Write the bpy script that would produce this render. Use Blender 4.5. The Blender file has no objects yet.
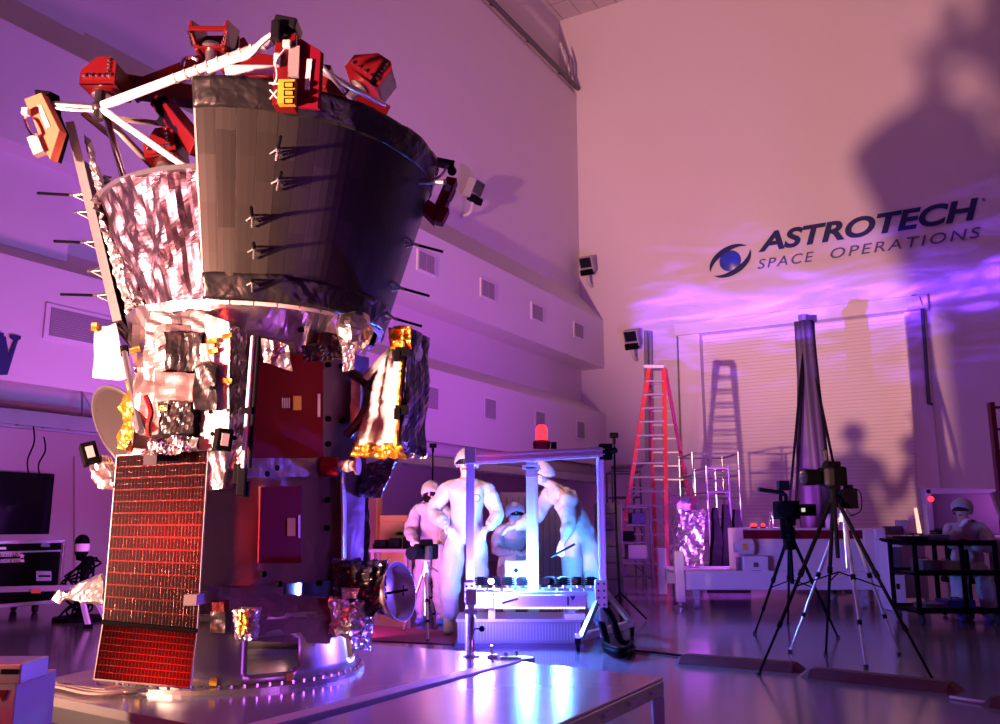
import bpy, bmesh, math, random
from mathutils import Vector, Matrix, noise
V = Vector
S = bpy.context.scene
COL = S.collection
PI = math.pi
def R(d): return math.radians(d)
rnd = random.Random(7)

# ------------------------------------------------------------------ survey of the place
F = 862.0; TH = math.atan(161/862.0); H = 1.10
def ray(px, py):
    u = (px-500)/F; v = (362-py)/F
    return (u, math.cos(TH)-v*math.sin(TH), math.sin(TH)+v*math.cos(TH))
def at(px, py, Y):
    r = ray(px, py); t = Y/r[1]
    return V((r[0]*t, Y, H+r[2]*t))
def fl(px, py, z=0.0):
    r = ray(px, py); t = (z-H)/r[2]
    return V((r[0]*t, r[1]*t, z))
D1 = V((.5, .866025, 0)); D2 = V((.866025, -.5, 0)); UP = V((0, 0, 1))
CO = V((84/877*24.5, 24.5, 0))
def wr(s, z, off=0.0): return CO+D2*s-D1*off+UP*z      # right wall
def wl(s, z, off=0.0): return CO-D1*s+D2*off+UP*z      # left wall, s = distance from the corner
def wr_px(px, py, off=0.0):
    r = V(ray(px, py)); k = (CO-V((0, 0, 0))).dot(D1)-off
    t = k/(r.x*D1.x+r.y*D1.y); return V((r.x*t, r.y*t, H+r.z*t))
def wl_px(px, py, off=0.0):
    r = V(ray(px, py)); k = CO.dot(D2)+off
    t = k/(r.x*D2.x+r.y*D2.y); return V((r.x*t, r.y*t, H+r.z*t))

# ------------------------------------------------------------------ materials
M = {}
def nt(name):
    m = bpy.data.materials.new(name); m.use_nodes = True
    n = m.node_tree; b = n.nodes['Principled BSDF']
    M[name] = m
    return m, n, b
def mat(name, col, rough=.5, metal=0., bump=0., bscale=20., kind='noise', emit=None, estr=0., vary=0., spec=None, coat=0., trans=0., aniso=None):
    m, n, b = nt(name)
    b.inputs['Base Color'].default_value = (*col, 1)
    b.inputs['Roughness'].default_value = rough
    b.inputs['Metallic'].default_value = metal
    if spec is not None: b.inputs['Specular IOR Level'].default_value = spec
    if coat: b.inputs['Coat Weight'].default_value = coat; b.inputs['Coat Roughness'].default_value = .1
    if trans: b.inputs['Transmission Weight'].default_value = trans
    if emit:
        b.inputs['Emission Color'].default_value = (*emit, 1); b.inputs['Emission Strength'].default_value = estr
    tc = n.nodes.new('ShaderNodeTexCoord')
    if vary:
        nz = n.nodes.new('ShaderNodeTexNoise'); nz.inputs['Scale'].default_value = 3
        n.links.new(tc.outputs['Object'], nz.inputs['Vector'])
        mx = n.nodes.new('ShaderNodeMixRGB'); mx.blend_type = 'MULTIPLY'; mx.inputs['Fac'].default_value = vary
        mx.inputs['Color1'].default_value = (*col, 1)
        rp = n.nodes.new('ShaderNodeValToRGB'); rp.color_ramp.elements[0].position = .35; rp.color_ramp.elements[1].position = .65
        rp.color_ramp.elements[0].color = (.45, .45, .45, 1)
        n.links.new(nz.outputs['Fac'], rp.inputs['Fac']); n.links.new(rp.outputs['Color'], mx.inputs['Color2'])
        n.links.new(mx.outputs['Color'], b.inputs['Base Color'])
    if bump:
        bp = n.nodes.new('ShaderNodeBump'); bp.inputs['Strength'].default_value = bump; bp.inputs['Distance'].default_value = .02
        if kind == 'noise':
            t = n.nodes.new('ShaderNodeTexNoise'); t.inputs['Scale'].default_value = bscale; t.inputs['Detail'].default_value = 4
            n.links.new(tc.outputs['Object'], t.inputs['Vector']); n.links.new(t.outputs['Fac'], bp.inputs['Height'])
        else:   # crumpled film: distorted voronoi facets
            d = n.nodes.new('ShaderNodeTexNoise'); d.inputs['Scale'].default_value = bscale*.4
            n.links.new(tc.outputs['Object'], d.inputs['Vector'])
            a = n.nodes.new('ShaderNodeVectorMath'); a.operation = 'MULTIPLY_ADD'
            a.inputs[1].default_value = (.25, .25, .25)
            n.links.new(d.outputs['Color'], a.inputs[0]); n.links.new(tc.outputs['Object'], a.inputs[2])
            t = n.nodes.new('ShaderNodeTexVoronoi'); t.inputs['Scale'].default_value = bscale; t.feature = 'F1'
            n.links.new(a.outputs[0], t.inputs['Vector'])
            t2 = n.nodes.new('ShaderNodeTexNoise'); t2.inputs['Scale'].default_value = bscale*1.3; t2.inputs['Detail'].default_value = 1; t2.inputs['Distortion'].default_value = 1.5
            n.links.new(tc.outputs['Object'], t2.inputs['Vector'])
            ad = n.nodes.new('ShaderNodeMath'); ad.operation = 'ADD'
            n.links.new(t.outputs['Distance'], ad.inputs[0]); n.links.new(t2.outputs['Fac'], ad.inputs[1])
            n.links.new(ad.outputs[0], bp.inputs['Height']); bp.inputs['Distance'].default_value = .04
        n.links.new(bp.outputs['Normal'], b.inputs['Normal'])
    return m
mat('paint_wall', (.66, .62, .61), .75, bump=.05, bscale=60)
mat('wall_grey', (.2, .18, .2), .75)
mat('inner_foil', (.15, .10, .14), .38, 1., bump=.3, bscale=5, kind='foil')
mat('trim_wall', (.72, .68, .68), .6)
mat('steel_dark', (.09, .09, .10), .4, .3)
mat('black', (.004, .004, .005), .6, spec=.04)
mat('black_gloss', (.01, .01, .012), .12)
mat('rubber', (.02, .02, .02), .8)
mat('aluminium', (.72, .72, .75), .32, .85)
mat('chrome', (.85, .85, .87), .12, 1.)
mat('steel', (.5, .5, .52), .3, .9, vary=.2)
mat('grey_paint', (.32, .32, .34), .5)
mat('white_paint', (.5, .5, .5), .45)
mat('beige', (.6, .55, .5), .5, vary=.15)
mat('navy', (.008, .012, .10), .5)
mat('tagline', (.10, .09, .2), .5)
mat('red_paint', (.11, .004, .006), .3, coat=.3)
mat('red_dark', (.14, .003, .014), .6, spec=.08)
mat('silver_soft', (.30, .26, .26), .36, .75, bump=.12, bscale=4, kind='foil')
mat('red_ladder', (.62, .05, .04), .45)
mat('orange_cover', (.80, .20, .10), .5)
mat('yellow', (.65, .36, .03), .4)
mat('yellow_cabinet', (.55, .33, .03), .5)
mat('rubber_red', (.07, .012, .016), .7)
mat('mat_red', (.22, .02, .06), .7)
mat('frame_alu', (.72, .72, .78), .35, .25)
mat('silver_foil', (.62, .59, .59), .30, .9, bump=.13, bscale=4, kind='foil')
mat('silver_fine', (.66, .60, .62), .28, 1., bump=.18, bscale=6, kind='foil')
mat('white_foil', (.5, .47, .46), .38, .25, bump=.35, bscale=7, kind='foil')
mat('gold_foil', (.75, .42, .06), .3, .85, bump=.4, bscale=8, kind='foil')
mat('dark_foil', (.08, .07, .08), .28, .75, bump=.4, bscale=5, kind='foil')
mat('black_film', (.015, .015, .016), .36, .1, bump=.3, bscale=7, kind='foil')
mat('blanket', (.20, .15, .19), .55, .3, bump=.35, bscale=4, kind='foil')
mat('ring_alloy', (.52, .48, .50), .28, .85, vary=.15)
mat('stage_metal', (.5, .48, .52), .16, .45, bump=.03, bscale=5, vary=.12)
mat('strut_white', (.85, .82, .8), .4)
mat('dish_shell', (.035, .029, .03), .4, .1)
mat('dish_grey', (.35, .30, .30), .4, .3)
mat('glass_dark', (.005, .006, .012), .05)
mat('coverall', (.38, .38, .41), .75, bump=.9, bscale=7)
mat('glove', (.8, .8, .82), .5)
mat('skin', (.62, .36, .27), .5)
mat('shoe_blue', (.12, .16, .5), .6)
mat('denim', (.05, .06, .14), .8)
mat('globe_blue', (.03, .06, .42), .3)
mat('cable_grey', (.45, .4, .38), .45)
mat('label_white', (.8, .8, .8), .5)
mat('vent', (.30, .27, .28), .6)
mat('curtain', (.045, .038, .042), .55, bump=.4, bscale=3)
mat('wood', (.2, .1, .05), .5)
mat('beacon_glass', (.3, .0, .005), .2, emit=(1, .015, .03), estr=4)
mat('indicator_red', (.8, .02, .03), .3, emit=(1, .03, .05), estr=2.5)
mat('screen_lit', (.3, .3, .3), .3, emit=(.8, .8, .6), estr=.8)
mat('lamp_warm', (.8, .7, .5), .3, emit=(1, .55, .3), estr=1.3)
mat('laser_lit', (.4, .4, 1), .3, emit=(.28, .22, 1), estr=26)
mat('led_strip', (.4, .4, 1), .3, emit=(.45, .40, 1), estr=9)
mat('cell_light', (.5, .1, .08), .3, .2)

def uvmat(name, fn):
    m, n, b = nt(name); uv = n.nodes.new('ShaderNodeUVMap'); fn(n, b, uv); return m
def radiator_nodes(n, b, uv):
    br = n.nodes.new('ShaderNodeTexBrick'); br.inputs['Scale'].default_value = 1
    br.inputs['Color1'].default_value = (.034, .033, .026, 1); br.inputs['Color2'].default_value = (.017, .016, .013, 1)
    br.inputs['Mortar'].default_value = (.003,.003,.003,1)
    br.inputs['Mortar Size'].default_value = .008; br.inputs['Brick Width'].default_value = 7.5; br.inputs['Row Height'].default_value = .7
    mp = n.nodes.new('ShaderNodeMapping'); mp.inputs['Rotation'].default_value = (0, 0, R(90)); mp.inputs['Scale'].default_value = (11, 26, 1)
    n.links.new(uv.outputs[0], mp.inputs[0])
    n.links.new(mp.outputs[0], br.inputs['Vector']); n.links.new(br.outputs['Color'], b.inputs['Base Color'])
    b.inputs['Roughness'].default_value = .42; b.inputs['Specular IOR Level'].default_value = .35
    bp = n.nodes.new('ShaderNodeBump'); bp.inputs['Strength'].default_value = .3; bp.invert = True; bp.inputs['Distance'].default_value = .01
    n.links.new(br.outputs['Fac'], bp.inputs['Height']); n.links.new(bp.outputs[0], b.inputs['Normal'])
uvmat('radiator', radiator_nodes)
def cell_nodes(n, b, uv):
    # u: 27 columns, v: rows; thin metal gaps round dark glass cells
    def mm(op, a, c=None):
        x = n.nodes.new('ShaderNodeMath'); x.operation = op
        for i, s in enumerate((a, c)):
            if s is None: continue
            if isinstance(s, (int, float)): x.inputs[i].default_value = s
            else: n.links.new(s, x.inputs[i])
        return x.outputs[0]
    sp = n.nodes.new('ShaderNodeSeparateXYZ'); n.links.new(uv.outputs[0], sp.inputs[0])
    u, v = sp.outputs[0], sp.outputs[1]
    fu, fv = mm('FRACT', u), mm('FRACT', v)
    colgap = mm('GREATER_THAN', mm('ABSOLUTE', mm('SUBTRACT', fu, .5)), .40)
    rowgap = mm('GREATER_THAN', mm('ABSOLUTE', mm('SUBTRACT', fv, .5)), .435)
    midgap = mm('LESS_THAN', mm('ABSOLUTE', mm('SUBTRACT', fv, .5)), .035)
    wn = n.nodes.new('ShaderNodeTexWhiteNoise'); wn.noise_dimensions = '2D'
    cb = n.nodes.new('ShaderNodeCombineXYZ')
    n.links.new(mm('FLOOR', u), cb.inputs[0]); n.links.new(mm('FLOOR', mm('MULTIPLY', v, 2)), cb.inputs[1]); n.links.new(cb.outputs[0], wn.inputs['Vector'])
    gap = mm('MAXIMUM', mm('MULTIPLY', colgap, .55), mm('MAXIMUM', rowgap, mm('MULTIPLY', mm('MULTIPLY', midgap, colgap), .9)))
    mx = n.nodes.new('ShaderNodeMixRGB'); n.links.new(gap, mx.inputs['Fac'])
    mx.inputs['Color1'].default_value = (.007, .002, .003, 1); mx.inputs['Color2'].default_value = (.12, .02, .02, 1)  # red reflection is tinted into the cell and gap colours
    n.links.new(mx.outputs[0], b.inputs['Base Color'])
    n.links.new(mm('ADD', mm('MULTIPLY', gap, .1), .8), b.inputs['Metallic'])
    b.inputs['Roughness'].default_value = .24
    bp = n.nodes.new('ShaderNodeBump'); bp.inputs['Strength'].default_value = .25; bp.inputs['Distance'].default_value = .008
    n.links.new(mm('ADD', wn.outputs['Value'], gap), bp.inputs['Height'])
    n.links.new(bp.outputs[0], b.inputs['Normal'])
    b.inputs['Specular IOR Level'].default_value = .8
uvmat('solar_cells', cell_nodes)
def floor_nodes():
    m, n, b = nt('floor_epoxy')
    tc = n.nodes.new('ShaderNodeTexCoord')
    nz = n.nodes.new('ShaderNodeTexNoise'); nz.inputs['Scale'].default_value = .8; nz.inputs['Detail'].default_value = 6
    n.links.new(tc.outputs['Object'], nz.inputs['Vector'])
    rp = n.nodes.new('ShaderNodeValToRGB'); rp.color_ramp.elements[0].color = (.11, .10, .12, 1); rp.color_ramp.elements[1].color = (.16, .15, .17, 1)
    n.links.new(nz.outputs['Fac'], rp.inputs[0]); n.links.new(rp.outputs[0], b.inputs['Base Color'])
    b.inputs['Roughness'].default_value = .16; b.inputs['Specular IOR Level'].default_value = .6
    bp = n.nodes.new('ShaderNodeBump'); bp.inputs['Strength'].default_value = .06
    n2 = n.nodes.new('ShaderNodeTexNoise'); n2.inputs['Scale'].default_value = 9
    n.links.new(tc.outputs['Object'], n2.inputs['Vector']); n.links.new(n2.outputs['Fac'], bp.inputs['Height']); n.links.new(bp.outputs[0], b.inputs['Normal'])
floor_nodes()
def grid_nodes(name, c1, c2, w, h, ms, rough=.7):
    m, n, b = nt(name); uv = n.nodes.new('ShaderNodeUVMap')
    br = n.nodes.new('ShaderNodeTexBrick'); br.offset = 0; br.inputs['Scale'].default_value = 1
    br.inputs['Color1'].default_value = (*c1, 1); br.inputs['Color2'].default_value = (*c1, 1); br.inputs['Mortar'].default_value = (*c2, 1)
    br.inputs['Mortar Size'].default_value = ms; br.inputs['Brick Width'].default_value = w; br.inputs['Row Height'].default_value = h
    n.links.new(uv.outputs[0], br.inputs['Vector']); n.links.new(br.outputs['Color'], b.inputs['Base Color']); b.inputs['Roughness'].default_value = rough
    bp = n.nodes.new('ShaderNodeBump'); bp.invert = True; bp.inputs['Strength'].default_value = .4; bp.inputs['Distance'].default_value = .02
    n.links.new(br.outputs['Fac'], bp.inputs['Height']); n.links.new(bp.outputs[0], b.inputs['Normal'])
grid_nodes('ceiling_tile', (.5, .46, .42), (.3, .28, .27), 1.2, .6, .02)
grid_nodes('shutter', (.74, .70, .68), (.56, .53, .52), 20, .09, .008)

# ------------------------------------------------------------------ mesh builder
class MB:
    def __init__(s): s.v = []; s.f = []; s.uv = []
    def face(s, pts, uvs=None):
        i = len(s.v); s.v += [tuple(p) for p in pts]; s.f.append(tuple(range(i, i+len(pts))))
        s.uv.append(uvs or [(0, 0)]*len(pts)); return s
    def raw(s, vs, fs, uvs=None):
        i = len(s.v); s.v += [tuple(p) for p in vs]
        for k, f in enumerate(fs):
            s.f.append(tuple(i+j for j in f)); s.uv.append(uvs[k] if uvs else [(0, 0)]*len(f))
        return s
    def box(s, c, size, rot=None):
        c = V(c); h = V(size)/2; vs = []
        for x in (-1, 1):
            for y in (-1, 1):
                for z in (-1, 1):
                    p = V((x*h.x, y*h.y, z*h.z))
                    if rot is not None: p = rot @ p
                    vs.append(c+p)
        return s.raw(vs, [(0, 1, 3, 2), (4, 6, 7, 5), (0, 4, 5, 1), (2, 3, 7, 6), (0, 2, 6, 4), (1, 5, 7, 3)])
    def bb(s, a, b):
        a, b = V(a), V(b); return s.box((a+b)/2, [abs(q) for q in (b-a)])
    def prism(s, poly, ext):
        e = V(ext); n = len(poly); a = [V(p) for p in poly]
        vs = a+[p+e for p in a]
        fs = [tuple(range(n))[::-1], tuple(range(n, 2*n))]+[(i, (i+1) % n, n+(i+1) % n, n+i) for i in range(n)]
        return s.raw(vs, fs)
    def tube(s, pts, r, n=8, cap=True):
        pts = [V(p) for p in pts]; m = len(pts)
        rs = r if isinstance(r, (list, tuple)) else [r]*m
        t0 = (pts[1]-pts[0]).normalized(); ref = V((0, 0, 1)) if abs(t0.z) < .9 else V((1, 0, 0))
        u = t0.cross(ref).normalized(); vs = []
        for i in range(m):
            t = (pts[min(i+1, m-1)]-pts[max(i-1, 0)])
            t = t.normalized() if t.length > 1e-9 else t0
            u = (u-t*u.dot(t)); u = u.normalized() if u.length > 1e-6 else t.orthogonal().normalized()
            w = t.cross(u)
            for k in range(n):
                a = 2*PI*k/n; vs.append(pts[i]+(u*math.cos(a)+w*math.sin(a))*rs[i])
        fs = [(i*n+k, i*n+(k+1) % n, (i+1)*n+(k+1) % n, (i+1)*n+k) for i in range(m-1) for k in range(n)]
        if cap: fs += [tuple(range(n))[::-1], tuple((m-1)*n+k for k in range(n))]
        return s.raw(vs, fs)
    def bar(s, a, b, w, h, up=(0, 0, 1)):
        a, b = V(a), V(b); t = (b-a); L = t.length; t.normalize(); upv = V(up)
        if abs(t.dot(upv)) > .98: upv = V((0, 1, 0))
        x = t.cross(upv).normalized(); y = x.cross(t)
        rot = Matrix((x, t, y)).transposed()
        return s.box((a+b)/2, (w, L, h), rot)
    def lathe(s, prof, c, axis=(0, 0, 1), n=24, closed=False):
        c = V(c); ax = V(axis).normalized(); u = ax.orthogonal().normalized(); w = ax.cross(u); vs = []
        for (r, h) in prof:
            for k in range(n):
                a = 2*PI*k/n; vs.append(c+ax*h+(u*math.cos(a)+w*math.sin(a))*r)
        m = len(prof)
        fs = [(i*n+k, i*n+(k+1) % n, (i+1)*n+(k+1) % n, (i+1)*n+k) for i in range(m-1) for k in range(n)]
        if closed: fs += [((m-1)*n+k, (m-1)*n+(k+1) % n, (k+1) % n, k) for k in range(n)]
        return s.raw(vs, fs)
    def ball(s, c, r, n=12, rot=None):
        c = V(c); r = V(r) if hasattr(r, '__len__') else V((r, r, r)); vs = []; fs = []
        for i in range(n+1):
            p = PI*i/n
            for k in range(2*n):
                a = PI*k/n; q = V((r.x*math.sin(p)*math.cos(a), r.y*math.sin(p)*math.sin(a), r.z*math.cos(p)))
                if rot is not None: q = rot @ q
                vs.append(c+q)
        for i in range(n):
            for k in range(2*n):
                k2 = (k+1) % (2*n); fs.append((i*2*n+k, (i+1)*2*n+k, (i+1)*2*n+k2, i*2*n+k2))
        return s.raw(vs, fs)
    def patch(s, fn, nu, nv, u0=0, u1=1, v0=0, v1=1, uvs=(1, 1), thick=0.0):
        g = [[fn(u0+(u1-u0)*i/nu, v0+(v1-v0)*j/nv) for i in range(nu+1)] for j in range(nv+1)]
        vs = [p for row in g for p in row]; W = nu+1
        fs = []; uu = []
        for j in range(nv):
            for i in range(nu):
                fs.append((j*W+i, j*W+i+1, (j+1)*W+i+1, (j+1)*W+i))
                a, b, c, d = i/nu*uvs[0], (i+1)/nu*uvs[0], j/nv*uvs[1], (j+1)/nv*uvs[1]
                uu.append([(a, c), (b, c), (b, d), (a, d)])
        return s.raw(vs, fs, uu)

def acc(o):
    l = V((0, 0, 0))
    while o: l = l+o.location; o = o.parent
    return l
def build(name, mb, m, parent=None, world=True, smooth=False, bevel=0, solid=0, sub=0, flat_tri=False):
    me = bpy.data.meshes.new(name); me.from_pydata(mb.v, [], mb.f)
    ul = me.uv_layers.new(name='UVMap'); flat = [c for f in mb.uv for c in f]
    for i, c in enumerate(flat): ul.data[i].uv = c
    bm = bmesh.new(); bm.from_mesh(me)
    bmesh.ops.remove_doubles(bm, verts=bm.verts, dist=1e-5)
    if flat_tri: bmesh.ops.triangulate(bm, faces=bm.faces)
    bmesh.ops.recalc_face_normals(bm, faces=bm.faces)
    bm.to_mesh(me); bm.free()
    me.materials.append(M[m] if isinstance(m, str) else m)
    if smooth: me.shade_smooth()
    o = bpy.data.objects.new(name, me); COL.objects.link(o)
    if parent:
        o.parent = parent
        if world: o.location = -acc(parent)
    if solid: md = o.modifiers.new('s', 'SOLIDIFY'); md.thickness = solid; md.offset = 0
    if bevel: md = o.modifiers.new('b', 'BEVEL'); md.width = bevel; md.segments = 2; md.limit_method = 'ANGLE'
    return o
def tag(o, label, cat, group=None):
    o['label'] = label; o['category'] = cat
    if group: o['group'] = group
    return o
def thing(name, loc, label, cat, group=None, rz=0):
    o = bpy.data.objects.new(name, None); COL.objects.link(o); o.location = loc; o.rotation_euler = (0, 0, rz)
    o.empty_display_size = .1
    return tag(o, label, cat, group)
def structure(o): o['kind'] = 'structure'; return o
def copy_tree(o, parent=None):
    c = o.copy(); COL.objects.link(c); c.parent = parent
    for ch in list(o.children): copy_tree(ch, c)
    return c
def nz(p, s=1.0): return noise.noise_vector(V(p)*s)
def crumple(p, amp, freq, seed=0):
    q = V(p)*freq+V((seed*3.7, seed*1.3, seed*7.1))
    n1 = noise.cell_vector(q); n2 = noise.noise_vector(q*.8)
    return V(p)+(n2*1.0)*amp
def jag(p, amp, seed=0):
    r = random.Random(hash((round(p[0], 4), round(p[1], 4), round(p[2], 4), seed)))
    return V(p)+V((r.uniform(-1, 1), r.uniform(-1, 1), r.uniform(-1, 1)))*amp
def folds(seed, f0, n=7):
    r = random.Random(seed*17+3); out = []
    for k in range(n):
        d = V((r.gauss(0, 1), r.gauss(0, 1), r.gauss(0, .7))).normalized(); w = V((r.gauss(0, 1), r.gauss(0, 1), r.gauss(0, 1))).normalized()
        out.append((d*f0*(.7+.55*k), r.random(), w, 1/(1+.55*k)))
    return out
def crease(p, fo):
    """height and vector of a film folded along several random plane families"""
    h = 0; v = V((0, 0, 0))
    for d, ph, w, a in fo:
        t = p.dot(d)+ph+.35*noise.noise(p*3+w*5); t = abs((t % 1)-.5)*4-1
        h += a*t; v += w*(a*t)
    return h*.45, v*.45
def foil_sheet(q, nu, nv, amp, seed=0):
    """crumpled quad between four corners (a b c d)"""
    a, b, c, d = [V(p) for p in q]; mb = MB(); nrm = (b-a).cross(d-a).normalized()
    size = ((b-a).length+(c-d).length)/2; fo = folds(seed, max(nu, 3)/size*.45); k = 3; N, Mv = nu*k, nv*k
    def fn(u, v):
        p = (a*(1-u)+b*u)*(1-v)+(d*(1-u)+c*u)*v
        h, w = crease(p, fo); return p+nrm*h*amp*1.5+w*amp*.25
    return mb.patch(fn, N, Mv)
def foil_bag(pts8, n, amp, seed=0):
    """crumpled closed box from 8 corners: bottom a b c d, top e f g h"""
    a, b, c, d, e, f, g, h = [V(p) for p in pts8]
    size = ((b-a).length+(e-a).length)/2; fo = folds(seed, max(n, 2)/size*.42); n = n*4; memo = {}
    def P(x, y, z):
        k = (round(x, 4), round(y, 4), round(z, 4))
        if k not in memo:
            lo = (a*(1-x)+b*x)*(1-y)+(d*(1-x)+c*x)*y; hi = (e*(1-x)+f*x)*(1-y)+(h*(1-x)+g*x)*y
            p = lo*(1-z)+hi*z; memo[k] = p+crease(p, fo)[1]*amp*1.7
        return memo[k]
    mb = MB()
    for ax in range(3):
        for side in (0, 1):
            for i in range(n):
                for j in range(n):
                    q = []
                    for (di, dj) in ((0, 0), (1, 0), (1, 1), (0, 1)):
                        t = [(i+di)/n, (j+dj)/n]; t.insert(ax, side); q.append(P(*t))
                    mb.face(q)
    return mb
def bag_px(x0, y0, x1, y1, Y, dep, n=4, amp=.015, seed=0, skew=0):
    """crumpled box whose front face spans the surveyed rectangle at distance Y"""
    a = at(x0, y1, Y); b = at(x1, y1, Y); e = at(x0+skew, y0, Y); f_ = at(x1+skew, y0, Y); dv = V((0, dep, 0))
    return foil_bag([a, b, b+dv, a+dv, e, f_, f_+dv, e+dv], n, amp, seed)
def hang(a, b, sag, n=10):
    a, b = V(a), V(b); return [a.lerp(b, i/n)-UP*sag*4*(i/n)*(1-i/n) for i in range(n+1)]
def spline(pts, n=6):
    pts = [V(p) for p in pts]; out = []
    P = [pts[0]]+pts+[pts[-1]]
    for i in range(1, len(P)-2):
        for k in range(n):
            t = k/n; a, b, c, d = P[i-1], P[i], P[i+1], P[i+2]
            out.append(.5*((2*b)+(c-a)*t+(2*a-5*b+4*c-d)*t*t+(-a+3*b-3*c+d)*t**3))
    return out+[pts[-1]]

# ------------------------------------------------------------------ THE ROOM
L = 28.0
prof = [(-3, 0), (-3, 2.66), (.72, 2.66), (.72, 4.08), (0, 4.52), (0, 5.42), (.72, 5.42), (.72, 6.82), (0, 7.65), (0, 14.0), (-.55, 15.0), (-.55, 16.7), (-.9, 16.7), (-.9, 9), (-3.4, 9), (-3.4, 0)]
structure(build('wall_left', MB().prism([wl(0, z, o) for o, z in prof], -D1*L), 'paint_wall'))
mb = MB().prism([wr(-3.5, 0), wr(-3.5, 16.7), wr(19, 16.7), wr(19, 0)], D1*.3)
structure(build('wall_right', mb, 'paint_wall'))
structure(build('wall_back', MB().prism([wl(28, 0, -3.4), wl(28, 16.7, -3.4), wl(28, 16.7, 18.5), wl(28, 0, 18.5)], -D1*.3), 'wall_grey'))
structure(build('wall_front', MB().prism([wl(-.3, 0, 18.5), wl(-.3, 16.7, 18.5), wl(28.3, 16.7, 18.5), wl(28.3, 0, 18.5)], D2*.3), 'wall_grey'))
b = MB(); c0 = [wl(-.3, 0, -3.5), wl(28, 0, -3.5), wl(28, 0, 18.5), wl(-.3, 0, 18.5)]
structure(build('floor', MB().prism(c0, V((0, 0, -.2))), 'floor_epoxy'))
b = MB(); q = [wl(-.3, 16.7, -1), wl(28, 16.7, -1), wl(28, 16.7, 18.5), wl(-.3, 16.7, 18.5)]
b.face(q, [(0, 0), (28, 0), (28, 19.5), (0, 19.5)])
structure(build('ceiling', b, 'ceiling_tile', solid=.05))
# pilaster panel standing between the two boxes of the left wall, left edge of the view
b = MB().prism([wl(16.15, 4.30, .0), wl(16.15, 4.30, .38), wl(16.15, 5.75, .38), wl(16.15, 5.75, 0)], -D1*6)
b.prism([wl(16.05, 7.0, 0), wl(16.05, 7.0, .12), wl(16.05, 9.2, .12), wl(16.05, 9.2, 0)], -D1*6)
structure(build('trim_1', b, 'paint_wall'))
# rail along the foot of the highest setback
b = MB().tube([wl(.1, 14.15, .1), wl(22, 14.15, .1)], .07, 8)
for s in range(1, 22, 2): b.tube([wl(s, 14.15, .1), wl(s, 14.3, -.12)], .03, 6)
tag(build('crane_rail_pipe', b, 'steel_dark'), 'long thin dark pipe running along the ledge near the ceiling of the left wall', 'pipe')
b = MB()
for k in range(3): b.tube([wl(.25+.25*k, 14.2, .06), wl(.25+.25*k, 14.9, .05), wl(.45+.25*k, 15.1, .02)], .03, 6)
tag(build('conduit', b, 'grey_paint'), 'short bent grey conduits in the upper corner above the ledge', 'conduit')
# roll-up door with its frame on the right wall
b = MB(); b.face([wr(3.55, 0, .02), wr(8.55, 0, .02), wr(8.55, 6.1, .02), wr(3.55, 6.1, .02)], [(0, 0), (5, 0), (5, 6.1), (0, 6.1)])
dr = structure(build('door_1', b, 'shutter', solid=.03))
b = MB().prism([wr(3.02, 0, 0), wr(3.02, 0, .32), wr(3.6, 0, .32), wr(3.6, 0, 0)], UP*6.1)
structure(build('trim_2', b, 'trim_wall', bevel=.01))
b = MB().prism([wr(2.95, 6.05, 0), wr(2.95, 6.05, .42), wr(9.1, 6.05, .42), wr(9.1, 6.05, 0)], UP*.33)
structure(build('trim_3', b, 'trim_wall', bevel=.01))
b = MB().prism([wr(8.55, 0, 0), wr(8.55, 0, .2), wr(9.0, 0, .2), wr(9.0, 0, 0)], UP*6.1)
structure(build('trim_4', b, 'paint_wall', bevel=.01))

def text_mesh(name, txt, m, parent, origin, xdir, ydir, width, height, bold=.0, shear=0., depth=.02, spacing=1.0):
    cu = bpy.data.curves.new(name, 'FONT'); cu.body = txt; cu.size = 1; cu.offset = bold; cu.extrude = .01; cu.shear = shear; cu.space_character = spacing
    ob = bpy.data.objects.new(name, cu); COL.objects.link(ob)
    dg = bpy.context.evaluated_depsgraph_get(); dg.update()
    me = bpy.data.meshes.new_from_object(ob.evaluated_get(dg)); bpy.data.objects.remove(ob)
    xs = [v.co.x for v in me.vertices]; ys = [v.co.y for v in me.vertices]
    x0, x1, y0, y1 = min(xs), max(xs), min(ys), max(ys)
    X, Y_ = V(xdir).normalized(), V(ydir).normalized(); N = X.cross(Y_)
    base = acc(parent) if parent else V((0, 0, 0))
    for v in me.vertices:
        c = v.co; v.co = V(origin)+X*((c.x-x0)/(x1-x0)*width)+Y_*((c.y-y0)/(y1-y0)*height)+N*(depth if c.z > 0 else 0)-base
    me.materials.clear(); me.materials.append(M[m])
    o = bpy.data.objects.new(name, me); COL.objects.link(o)
    if parent: o.parent = parent
    return o
lg = thing('wall_logo', wr(7.5, 8.3, .02), 'navy lettering with a round blue globe emblem painted high on the right wall', 'logo')
text_mesh('wordmark', 'ASTROTECH', 'navy', lg, wr(5.2, 8.13, .02), D2, UP, 5.15, .53, bold=.032, shear=.25)
text_mesh('tagline', 'SPACE', 'tagline', lg, wr(5.16, 7.68, .02), D2, UP, 1.42, .26, shear=.25, spacing=1.25)
text_mesh('tagline', 'OPERATIONS', 'tagline', lg, wr(6.98, 7.68, .02), D2, UP, 3.35, .26, shear=.25, spacing=1.25)
text_mesh('trademark', '®', 'tagline', lg, wr(10.42, 8.55, .02), D2, UP, .07, .07)
gc = wr(4.44, 8.02, .03)
b = MB(); n = 28
b.raw([gc+D2*math.cos(2*PI*k/n)*.29+UP*math.sin(2*PI*k/n)*.29 for k in range(n)]+[gc-D1*.05+D2*math.cos(2*PI*k/n)*.12+UP*math.sin(2*PI*k/n)*.12 for k in range(n)]+[gc-D1*.06],
      [(k, (k+1) % n, n+(k+1) % n, n+k) for k in range(n)]+[(n+k, n+(k+1) % n, 2*n) for k in range(n)])
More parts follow.
